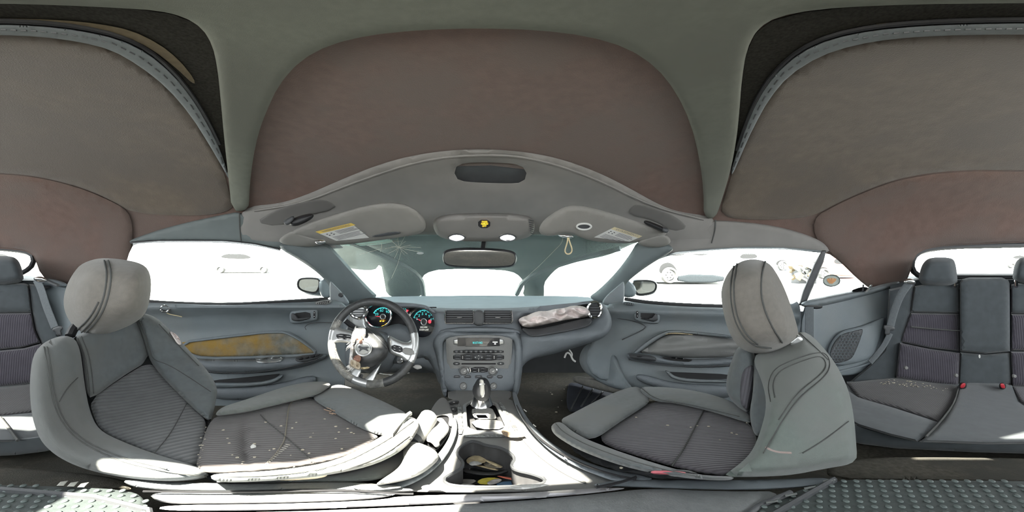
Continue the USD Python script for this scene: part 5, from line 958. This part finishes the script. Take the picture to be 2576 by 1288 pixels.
# shifter and handbrake
SL = Thing("gear_shifter", "black gear shifter with a bright silver front plate", "gear lever")
kd = d3([(1212, 950, 1.60), (1212, 1012, 1.64), (1240, 980, 1.60)])
SL.part("knob", sh([(1196, 962), (1202, 952), (1212, 949), (1224, 951), (1231, 962), (1236, 980), (1232, 998), (1224, 1010), (1202, 1010), (1192, 998), (1187, 978)], kd, t=.07, h=.05, R=16, ch=1), mat("knob_black", (.03, .032, .036), .75, .1, 30, spec=.15), "black shifter knob")
SL.part("face_plate", sh([(1205, 954), (1216, 954), (1219, 964), (1221, 998), (1209, 1001), (1206, 968)], off(kd, .052), t=.012, h=.006, R=4, ch=1), silver, "silver plate down the knob")
SL.part("plate_band", sh([(1206, 965), (1220, 964), (1220, 968), (1206, 969)], off(kd, .059), t=.006, ch=0), chrome)
SL.part("release_button", sh([(1189, 974), (1194, 972), (1194, 982), (1190, 983)], off(kd, .01), t=.02, h=.006, R=3, ch=1), silver)
SL.part("boot", lathe([(0, .05), (.024, .05), (.026, .03), (.032, .01), (.036, 0), (0, 0)], P(1212, 1016, 1.66), [0, -.15, 1]), chrome, "shiny collar at the lever's foot")
SL.part("lever", tube3([P(1212, 1018, 1.68), P(1212, 995, 1.64)], .012), black)
HB = Thing("handbrake", "grey handbrake lever raised beside the driver's seat", "handbrake")
hp0, hp1 = P(1040, 1112, 1.33), P(1080, 1048, 1.44)
HB.part("grip", tube3([hp0, hp0 * .97 + hp1 * .03, hp0 * .5 + hp1 * .5, hp0 * .06 + hp1 * .94, hp1], [.020, .024, .026, .026, .020], k=16), mat("grip_vinyl", (.24, .245, .24), .45, .06, 40), "grey grip")
HB.part("release_button", tube3([hp1, hp1 + (hp1 - hp0) * .06], .009), silver)
HB.part("collar", tube3([hp0 - (hp1 - hp0) * .12, hp0 + (hp1 - hp0) * .02], [.024, .027], k=14), plastic_d)
HB.part("boot", sh([(1012, 1128), (1030, 1110), (1052, 1112), (1090, 1128), (1106, 1146), (1100, 1162), (1066, 1190), (1030, 1206), (985, 1216), (940, 1222), (960, 1206), (1000, 1180), (1016, 1156)], hz(-.462), t=.05, h=.05, R=30, rel=lambda x, y: .012 * (meshkit.noise(np.stack([x / 18, y / 14, 0 * x], -1), 4) - .5)), mat("boot_vinyl", (.32, .325, .315), .6, .1, 40, .2, 300), "soft pale handbrake boot")
HB.part("gaiter", sh([(1082, 1078), (1096, 1052), (1112, 1050), (1122, 1062), (1132, 1076), (1124, 1094), (1104, 1112), (1108, 1120), (1096, 1128), (1086, 1114), (1072, 1112), (1074, 1096)], hz(-.478), t=.04, h=.025, R=12, rel=lambda x, y: .014 * (meshkit.noise(np.stack([x / 9, y / 12, 0 * x], -1), 8) - .5)), mat("gaiter_cloth", (.38, .37, .35), .8, .12, 60, .3, 300), "crumpled pale gaiter")
HB.part("lever_tail", sh([(880, 1222), (930, 1216), (990, 1220), (1020, 1226), (960, 1234), (900, 1234)], hz(-.472), t=.03, h=.01, R=6), silver, "bright lever bracket")

# perforated mats at both lower corners
def holed_mat(label, q, x0, x1, y0, y1):
    T = Thing("rubber_mat", label, "mat"); S_ = Sheet(q, hz(-.478), t=.03, h=.008, R=8, ch=1, sp=18); T.part("mat", S_.mesh(), mat("dotted_mat", (.075, .09, .088), .6, .12, 60, .2, 300))
    dots = []; pg = Polygon(q).buffer(-6)
    for Yr in np.arange(.90, 1.22, .022):
        py = CY + F * .478 / Yr
        for X in np.arange(-1.5, 1.5, .026):
            px = CX + F * (X + (.013 if int(round(Yr / .022)) % 2 else 0)) / Yr
            if x0 < px < x1 and pg.contains(shapely.Point(px, py)):
                m = trimesh.creation.icosphere(1, .006); m.vertices = m.vertices * [1, 1, .45]; m.apply_translation(P(px, py, Yr) + [0, 0, .005]); dots.append(m)
    T.part("raised_dot", join(*dots), mat("mat_dot", (.12, .145, .14), .5), "pale raised dots", kind="stuff")
    T.part("edge", line(list(q)[:1] + list(q)[-3:], off(S_.Y, .004), r=.006, sp=12, ch=1), plastic_d)
holed_mat("dotted dark mat in the lower corner before the rear bench behind the passenger seat", [(2100, 1206), (2300, 1208), (2760, 1212), (2760, 1350), (1850, 1350), (1880, 1286), (1990, 1240)], 1840, 2760, 1200, 1350)
holed_mat("dotted dark mat in the lower corner before the driver's seat bolster", [(-160, 1218), (100, 1222), (330, 1232), (372, 1262), (384, 1350), (-160, 1350)], -160, 390, 1200, 1350)
for k in range(4):
    one("metal_tab", sh([(2070 - k * 48, 1208 + k * 18), (2100 - k * 48, 1203 + k * 18), (2102 - k * 48, 1208 + k * 18), (2072 - k * 48, 1214 + k * 18)], hz(-.470), t=.006, h=.003, R=3, ch=0), silver, "shiny metal tab on the dotted mat's slanted edge, " + ("topmost of four", "second of four from the top", "third of four from the top", "lowest of four")[k], "tab", "tabs along the mat edge")
for k in range(3):
    one("metal_tab", sh([(152 + k * 26, 1212 + k * 2), (172 + k * 26, 1209 + k * 2), (160 + k * 26, 1222 + k * 2), (142 + k * 26, 1222 + k * 2)], hz(-.468), t=.006, h=.003, R=3, ch=0), mat("pale_tab", (.5, .5, .45), .4), "pale tab beside the driver's bolster, " + ("first of three from the rear bench", "middle one of three", "third from the rear bench")[k], "tab", "tabs beside the driver's bolster")
# raised rear floor tunnel
T = struct("trim_12", sh([(2080, 1168), (2200, 1150), (2400, 1150), (2900, 1160), (2900, 1215), (2300, 1210), (2080, 1206)], hz(-.54), t=.05, h=.015, R=12, ch=1), carpet, "carpeted tunnel edge before the rear bench by the passenger seat")
T = struct("trim_13", sh([(-400, 1175), (-100, 1170), (100, 1180), (260, 1196), (340, 1216), (330, 1236), (-400, 1226)], hz(-.52), t=.05, h=.015, R=12, ch=1), carpet, "carpeted tunnel edge before the rear bench by the driver's seat")

# ================================================================ FOOTWELLS
one("floor_mat", sh([(1428, 968), (1440, 960), (1540, 985), (1546, 1000), (1500, 1030), (1436, 1040), (1424, 1020)], hz(-.605), t=.015, h=.006, R=6, ch=1), matm, "blue-black ribbed rubber mat in the passenger footwell", "floor mat")
MT = THINGS[-1]
for k in range(4): MT.part("mat_rib", line([(1436 + k * 26, 1030 - k * 8), (1466 + k * 26, 972 + k * 6)], hz(-.600), r=.004, sp=14, ch=0), plastic_d)
struct("trim_14", sh([(1455, 900), (1470, 868), (1500, 860), (1545, 880), (1570, 950), (1600, 985), (1540, 978), (1480, 945), (1462, 925)], d3([(1460, 900, 2.3), (1560, 900, 2.12), (1560, 980, 2.08)]), t=.05, h=.02, R=12), plastic, "curved kick panel beside the passenger footwell")
struct("trim_15", sh([(1440, 945), (1490, 950), (1560, 978), (1640, 985), (1600, 1000), (1520, 985), (1440, 962)], d3([(1450, 950, 2.35), (1600, 990, 2.05), (1520, 970, 2.2)]), t=.04, h=.02, R=7), mat("sill_plate", (.17, .165, .15), .7, .2, 40), "dusty door sill in the passenger footwell")
one("wire_bundle", join(line([(1420, 900), (1426, 885), (1436, 892), (1440, 905), (1448, 910)], fl(2.12), r=.004, sp=4), line([(1432, 880), (1440, 890), (1438, 898)], fl(2.12), r=.003, sp=4)).apply_translation([0, 0, 0]), paper, "pale loose wires hanging under the passenger dash", "wires")
def crumbs(label, pts, D, lift, n, x0, x1, y0, y1, seed, size=.003):
    r = np.random.default_rng(seed); ms = []
    pg = Polygon(pts) if pts else None
    while len(ms) < n:
        x, y = r.uniform(x0, x1), r.uniform(y0, y1)
        if pg is not None and not pg.contains(shapely.Point(x, y)): continue
        Yv = float((D.Y if isinstance(D, Sheet) else D)(np.array([x]), np.array([y]))[0])
        ms.append(blob(1, len(ms), size * r.uniform(.5, 1.3), (1.3, 1, .6)).apply_translation(P(x, y, Yv - lift)))
    one("crumbs", join(*ms), mat("crumb_pale", (.52, .47, .38), .8, .3, 200), label, "debris", None, "stuff")
crumbs("pale crumbs and glass bits strewn on the driver's seat cushion", None, cc, .001, 34, 530, 900, 1050, 1185, 3, .0028)
crumbs("pale crumbs in the fold behind the driver's cushion", [(500, 1110), (522, 1060), (530, 1060), (512, 1130), (504, 1180), (494, 1180)], CZD, .01, 22, 490, 532, 1058, 1182, 4, .0016)
crumbs("pale crumbs along the rear bench crease behind the passenger seat", [(2200, 966), (2230, 955), (2260, 950), (2330, 966), (2390, 976), (2390, 984), (2320, 976), (2240, 968)], RC, .022, 60, 2200, 2392, 950, 990, 5, .0023)
crumbs("scattered crumbs on the passenger seat cushion", None, pc, .001, 16, 1560, 1890, 1020, 1180, 6, .003)
crumbs("pale grit on the passenger footwell carpet", [(1330, 960), (1560, 945), (1560, 985), (1400, 1050)], hz(-.61), .002, 26, 1330, 1560, 945, 1050, 7, .004)
one("bead", blob(1, 2, .006).apply_translation(P(637, 1124, float(cc.Y(np.array([637.]), np.array([1124.]))[0]) - .003)), paper, "white bead on the driver's ribbed cushion", "bead")
one("paper_scrap", sh([(2461, 893), (2466, 891), (2467, 900), (2463, 902)], fl(2.03), t=.003, ch=1), paper, "small white scrap on the middle rear backrest", "paper scrap")

# ================================================================ SUN VISORS, OVERHEAD CONSOLE, MIRRORS
def visor(label, main, flap, lab, hinge):
    T = Thing("sun_visor", label, "sun visor")
    VD = d3(main[1]); V_ = Sheet(main[0], VD, t=.03, h=.02, R=14, ch=2, sp=12)
    T.part("body", V_.mesh(), visorm)
    T.part("flap", sh(flap, off(VD, .0), t=.025, h=.018, R=12), visorm, "folded corner of the visor")
    T.part("hinge", sh(hinge[0], fl(hinge[1]), t=.05, h=.025, R=8), black, "black visor hinge arm")
    T.part("hinge_cap", sh(hinge[2], fl(hinge[1] - .02), t=.03, h=.012, R=5), plastic_d, None)
    L = Sheet(lab, off(V_.Y, .0015), t=.001, ch=0, sp=8)
    lb = T.part("warning_label", L.mesh(), paper, "pale warning label")
    return T, V_, lb
V1, VS1, lb = visor("driver's sun visor with a white and yellow warning label", ([(706, 604), (738, 578), (790, 556), (860, 534), (930, 514), (985, 508), (1030, 516), (1062, 540), (1074, 565), (1064, 588), (1000, 598), (900, 612), (840, 618), (790, 606), (745, 592)], [(730, 590, 2.12), (1060, 560, 1.98), (860, 534, 1.95), (900, 612, 2.08)]),
    [(700, 606), (712, 592), (738, 578), (760, 590), (832, 604), (812, 616), (770, 622), (715, 616)], [(793, 583), (883, 561), (929, 598), (846, 606)], ([(722, 560), (745, 545), (785, 535), (792, 545), (770, 560), (738, 572)], 2.06, [(712, 556), (738, 541), (742, 550), (728, 566), (716, 566)]))
e0, e1, e2 = np.array([793., 583]), np.array([883., 561]), np.array([846., 606])
def lab_quad(a, b, c, d, u0, u1, v0, v1): return [tuple(a + (b - a) * u + (c - a) * v) for u, v in ((u0, v0), (u1, v0), (u1, v1), (u0, v1))]
def fill_label(T, V_, lb, e0, e1, e2, ym, text):
    T.part("yellow_band", sh(lab_quad(e0, e1, e2, None, 0, 1, 0, .22), off(V_.Y, .003), t=.001, ch=0, sp=8), ym, "coloured heading band", parent=lb)
    u = (e1 - e0) / np.linalg.norm(e1 - e0); L = np.linalg.norm(e1 - e0); vv = (e2 - e0)
    m = meshkit.text_mesh(text, 1.0, 1.0); w = m.bounds[1][0]
    hgt = L * .80 / w; T.part("heading", words(text, tuple(e0 + u * L * .12 + vv * .17), tuple(u * hgt), tuple(-vv * .12), off(V_.Y, .004), lift=0, depth=.0005), ink, "dark heading text", parent=lb, smooth=False)
    ls = [sh(lab_quad(e0, e1, e2, None, .36, rng.uniform(.80, .93), y, y + .035), off(V_.Y, .003), t=.0008, ch=0, sp=20) for y in np.arange(.30, .58, .075)] + [sh(lab_quad(e0, e1, e2, None, .08, rng.uniform(.75, .93), y, y + .035), off(V_.Y, .003), t=.0008, ch=0, sp=20) for y in np.arange(.68, .95, .085)]
    T.part("print_line", join(*ls), ink, "rows of fine print", parent=lb, kind="stuff", smooth=False)
    ps = [sh(lab_quad(e0, e1, e2, None, .07 + i * .12, .15 + i * .12, .34 + j * .12, .42 + j * .12), off(V_.Y, .003), t=.0008, ch=1, sp=20) for i in range(2) for j in range(2)]
    T.part("pictogram", join(*ps), black, "black seat pictograms", parent=lb, smooth=False)
fill_label(V1, VS1, lb, e0, e1, e2, yellow, "WARNING/AVERTISSEMENT")
V1.part("mirror_cover", sh([(930, 594), (990, 582), (1012, 585), (1000, 590), (950, 597)], off(VS1.Y, .003), t=.006, h=.003, R=3, ch=1), plastic_d, "dark vanity mirror edge")
V1.part("clip", sh([(790, 606), (806, 602), (822, 606), (812, 614), (796, 614)], fl(2.02), t=.02, h=.008, R=4), chrome)
V2, VS2, lb = visor("passenger sun visor with a round ring and faded label", ([(1354, 580), (1362, 560), (1384, 540), (1425, 516), (1470, 518), (1540, 536), (1610, 560), (1672, 578), (1680, 592), (1640, 606), (1560, 614), (1480, 606), (1440, 588), (1410, 588), (1390, 594), (1362, 592)], [(1360, 580, 2.0), (1440, 518, 1.94), (1670, 590, 2.12), (1500, 608, 2.08)]),
    [(1600, 608), (1650, 584), (1682, 592), (1690, 612), (1660, 624), (1614, 620)], [(1546, 571), (1616, 594), (1584, 608), (1494, 597)], ([(1622, 552), (1660, 566), (1682, 578), (1676, 588), (1650, 576), (1618, 562)], 2.06, [(1664, 570), (1682, 574), (1684, 586), (1668, 586)]))
e0, e1, e2 = np.array([1546., 571]), np.array([1616., 594]), np.array([1502., 594])
fill_label(V2, VS2, lb, e0, e1, e2, mat("faded_yellow", (.60, .52, .34), .6), "WARNING")
V2.part("ring", ring(1469, 570, 18, 7.5, off(VS2.Y, .003), .004, 26), paper, "pale round ring")
V2.part("ring_centre", sh(ell(1469, 570, 15, 6, 18), off(VS2.Y, .003), t=.004, ch=0), plastic_d, None)
V2.part("clip", sh([(1400, 590), (1420, 587), (1444, 592), (1440, 600), (1412, 598)], fl(2.0), t=.02, h=.006, R=4), chrome, "bright visor clip")
cordp = [(1428, 594), (1428, 606), (1424, 620), (1420, 632), (1426, 640), (1436, 638), (1440, 628), (1434, 612), (1430, 598)]
one("cord_loop", line(cordp, fl(2.0), r=.0028, sp=4, ch=2), cream, "tan cord loop dangling below the passenger visor", "cord")
OC = Thing("overhead_console", "overhead console with two lit lamps and an amber airbag light", "overhead console")
OD = d3([(1092, 560, 2.02), (1342, 560, 2.02), (1218, 602, 2.10)])
O_ = Sheet([(1088, 560), (1098, 546), (1130, 538), (1218, 535), (1310, 538), (1344, 550), (1346, 575), (1336, 596), (1296, 606), (1218, 608), (1140, 606), (1104, 596), (1092, 580)], OD, t=.05, h=.04, R=18)
OC.part("body", O_.mesh(), headm)
for (cx, lb_) in ((1149, "lit map lamp"), (1277, "lit map lamp")):
    l_ = OC.part("lamp", sh([(cx - 22, 598), (cx - 8, 591), (cx + 8, 591), (cx + 22, 598), (cx + 8, 604), (cx - 8, 604)], off(O_.Y, .003), t=.01, h=.004, R=5), lamp_e, lb_)
    OC.part("lamp_bezel", line([(cx - 25, 598), (cx - 8, 589), (cx + 8, 589), (cx + 25, 598), (cx + 8, 606), (cx - 8, 606)], off(O_.Y, .003), r=.003, sp=6, ch=1, closed=True), plastic_d, parent=l_)
ind = OC.part("indicator_window", sh(rect(1203, 553, 1233, 574), off(O_.Y, .001), t=.006, h=.002, R=3, ch=1), black, "dark indicator window")
OC.part("indicator_text", join(words_w("PASS", 1212, 1226, 560, 4, off(O_.Y, .004)), words_w("AIRBAG", 1210, 1228, 565, 4, off(O_.Y, .004)), words_w("OFF", 1213, 1224, 570.5, 4.4, off(O_.Y, .004))), amber_e, "amber lit airbag text", parent=ind, smooth=False)
for k in range(7): OC.part("side_louvre", line([(1330 + k * .8, 553 + k * 5.5), (1342, 556 + k * 5.5)], off(O_.Y, .002), r=.0016, ch=0), plastic_d)
RM = Thing("rear_view_mirror", "wide rear-view mirror hanging before the windscreen", "mirror")
RM.part("housing", sh([(1112, 640), (1120, 628), (1160, 622), (1240, 624), (1292, 630), (1302, 644), (1298, 664), (1284, 674), (1200, 676), (1130, 672), (1114, 662)], fl(2.14), t=.05, h=.018, R=8), black)
RM.part("mirror_glass", sh([(1117, 642), (1124, 632), (1200, 628), (1288, 634), (1297, 646), (1293, 662), (1282, 669), (1200, 671), (1130, 667), (1118, 660)], d3([(1117, 630, 2.108), (1297, 630, 2.108), (1200, 672, 2.118)]), t=.004), mirrorm, "mirror glass", smooth=False)
RM.part("mirror_tag", sh([(1256, 634), (1274, 634), (1275, 646), (1256, 646)], fl(2.112), t=.001, ch=0), paper, "small white tag")
RM.part("stem", tube3([P(1215, 630, 2.17), P(1218, 605, 2.22)], .012), black)
one("windscreen_sticker", sh([(820, 612), (852, 612), (864, 624), (832, 626)], off(WS, .012), t=.001, ch=0), paper, "white and pink sticker at the windscreen's top corner by the driver", "sticker")
THINGS[-1].part("red_print", sh([(830, 618), (842, 617), (846, 622), (834, 623)], off(WS, .014), t=.001, ch=0), cloth_p, "pink print")

# ================================================================ OUTSIDE
def side_mirror(label, house, glass_q, arm_q):
    T = Thing("side_mirror", label, "wing mirror")
    T.part("housing", sh(house, fl(2.42), t=.10, h=.05, R=12), paint_g)
    T.part("mirror_glass", sh(glass_q, fl(2.365), t=.006), mirrorm, "mirror glass", smooth=False)
    T.part("mirror_edge", line(glass_q, fl(2.364), r=.004, sp=6, closed=True), black)
    T.part("arm", sh(arm_q, fl(2.36), t=.06, h=.02, R=8), paint_g)
side_mirror("driver's wing mirror outside the door window", [(742, 708), (750, 698), (800, 698), (824, 706), (826, 742), (806, 748), (760, 740)], [(750, 706), (758, 700), (798, 700), (805, 706), (800, 730), (790, 738), (760, 732), (748, 722)], [(800, 700), (834, 704), (836, 752), (804, 748)])
side_mirror("passenger wing mirror outside the door window", [(1590, 706), (1600, 702), (1640, 704), (1656, 714), (1656, 730), (1640, 742), (1600, 746), (1594, 730)], [(1592, 709), (1602, 706), (1640, 706), (1652, 714), (1650, 730), (1640, 737), (1606, 743), (1598, 732)], [(1560, 704), (1592, 706), (1606, 746), (1562, 750)])
HD_ = Thing("crumpled_hood", "dark crumpled car hood standing up in front of the windscreen", "car hood")
HDD = d3([(850, 600, 3.3), (1600, 600, 3.3), (1200, 740, 4.0)])
hood = [(800, 470), (1640, 470), (1640, 560), (1620, 604), (1575, 620), (1540, 640), (1470, 655), (1410, 668), (1385, 690), (1366, 716), (1372, 752), (1312, 752), (1322, 714), (1302, 688), (1262, 678), (1110, 676), (1068, 688), (1058, 708), (1064, 752), (974, 752), (966, 700), (957, 658), (946, 682), (880, 676), (850, 668), (825, 664), (800, 650)]
HD_.part("panel", sh(hood, HDD, t=.05, ch=1, sp=16, rel=lambda x, y: .25 * (meshkit.fbm(np.stack([x / 160, y / 60, 0 * x], -1), 3, 2) - .5)), paint_d, "dark crumpled hood panel")
HD_.part("brace", line([(860, 600), (960, 640), (1060, 690), (1066, 745)], off(HDD, .10), r=.018, sp=14), plastic_d)
HD_.part("brace", line([(1300, 740), (1320, 700), (1420, 660), (1560, 625)], off(HDD, .10), r=.018, sp=14), plastic_d)
HD_.part("front_body", bx(-1.0, 1.0, 2.95, 4.05, -.95, -.335), paint_d, "dark front body under the hood")
HD_.part("pale_liner", sh([(850, 600), (985, 600), (990, 612), (860, 622)], off(HDD, .12), t=.02, ch=1), mat("liner_teal", (.24, .33, .30), .8, .2, 5), "pale greenish hood liner piece")
# parked vehicles far off
def wheel(T, cx, cy, r, Y):
    s = r / F * Y
    w = T.part("wheel", lathe([(0, .1), (s * .6, .1), (s * .72, .16), (s * .95, .16), (s, .08), (s, -.08), (0, -.08)], P(cx, cy, Y), [0, -1, 0], 24), tyre)
    T.part("rim", lathe([(0, .03), (s * .2, .03), (s * .55, .015), (s * .62, 0), (0, 0)], P(cx, cy, Y - .165), [0, -1, 0], 20), silver, parent=w)
    for k in range(6):
        a = k * np.pi / 3; T.part("rim_hole", sh(ell(cx + r * .38 * math.cos(a), cy + r * .38 * math.sin(a), r * .1, r * .1, 8), fl(Y - .2), t=.01, ch=0), black, parent=w, smooth=False)
def vehicle(label, Y, body, m, windows, wheels, arches=(), sill=None, name="parked_car", depth=1.5):
    T = Thing(name, label, "pickup truck" if "pickup" in name else "car")
    T.part("body", sh(body, fl(Y), t=depth, h=.12, R=8), m)
    for q in windows: T.part("window", sh(q, fl(Y - .13), t=.03), black)
    for q in arches: T.part("wheel_arch", sh(q, fl(Y - .14), t=.05), black)
    if sill: T.part("sill", sh(sill, fl(Y - .16), t=.2, h=.04, R=4, ch=1), mat("sill_black", (.03, .035, .04), .95, spec=.05), "dark lower sill")
    for (cx, cy, r) in wheels: wheel(T, cx, cy, r, Y - .12)
    return T
vehicle("white pickup truck parked in view of the passenger wing mirror", 17.3, [(1575, 700), (1578, 665), (1640, 650), (1660, 648), (1670, 622), (1690, 610), (1780, 610), (1800, 648), (1822, 650), (1824, 694), (1810, 703), (1600, 704)], paint_w, [[(1682, 622), (1700, 616), (1730, 616), (1730, 642), (1676, 644)], [(1735, 616), (1776, 616), (1790, 642), (1735, 642)]],
        [(1683, 692, 20)], [[(1657, 690), (1660, 668), (1675, 660), (1690, 662), (1702, 676), (1706, 692)]], [(1704, 690), (1822, 692), (1820, 711), (1704, 711)], "pickup_truck")
vehicle("grey pickup truck behind the passenger headrest", 34, [(1822, 690), (1824, 655), (1850, 650), (1865, 634), (1905, 634), (1915, 652), (2010, 654), (2020, 672), (2010, 684), (1830, 694)], paint_g, [[(1868, 637), (1900, 637), (1908, 650), (1858, 651)]], [(1968, 668, 12), (1840, 684, 10)], [[(1950, 668), (1956, 655), (1976, 654), (1986, 668)]], None, "pickup_truck")
vehicle("red car with exposed wheel seen through the quarter window", 21.4, [(2058, 690), (2060, 668), (2080, 652), (2095, 644), (2120, 648), (2150, 668), (2160, 690), (2140, 696)], paint_r, [[(2100, 650), (2118, 652), (2130, 664), (2098, 664)]], [(2070, 688, 13)], [[(2054, 686), (2060, 672), (2080, 672), (2088, 688)]])
T = Thing("wrecked_engine", "tangled pile of wrecked engine and car parts on the yard", "car wreck")
wr = np.random.default_rng(5); ms = {"a": [], "b": [], "c": []}
for k in range(60):
    x = wr.uniform(1998, 2052); y = wr.uniform(662, 700); Y = 17.6
    m = trimesh.creation.box(wr.uniform(.05, .28, 3)); m.apply_transform(trimesh.transformations.random_rotation_matrix(wr.random(3))); m.apply_translation(P(x, y, Y) + [0, wr.uniform(-.3, .3), 0]); ms["abc"[k % 3]].append(m)
T.part("block", bx(0, 0.6, 0, .5, 0, .45).apply_translation(P(2010, 713.5, 17.6) - [0, 0, CZ]), plastic_d)
T.part("engine_parts", join(*ms["a"]), plastic_d, kind="stuff"); T.part("pale_parts", join(*ms["b"]), silver, kind="stuff"); T.part("rusty_parts", join(*ms["c"]), bronze, kind="stuff")
vehicle("distant car seen through the rear window beside the far headrest", 40, [(2528, 668), (2532, 650), (2550, 640), (2580, 640), (2600, 652), (2602, 668), (2580, 672), (2545, 672)], paint_w, [[(2545, 650), (2555, 643), (2576, 643), (2588, 652)]], [(2543, 668, 6), (2588, 668, 6)])
vehicle("pale car beyond the driver's door window", 28.4, [(520, 672), (524, 650), (560, 634), (620, 634), (660, 650), (690, 656), (694, 674), (680, 680), (540, 680)], paint_w, [[(550, 650), (566, 638), (615, 638), (640, 652)]], [(556, 678, 9), (664, 678, 9)])
vehicle("pale parked car seen through the rear window on the driver's side", 33, [(-70, 672), (-64, 650), (-30, 636), (20, 636), (50, 652), (54, 668), (40, 674), (-50, 676)], paint_w, [[(-36, 650), (-24, 639), (14, 639), (30, 652)]], [(-40, 674, 7), (30, 674, 7)])

for t_ in THINGS: t_.flush()
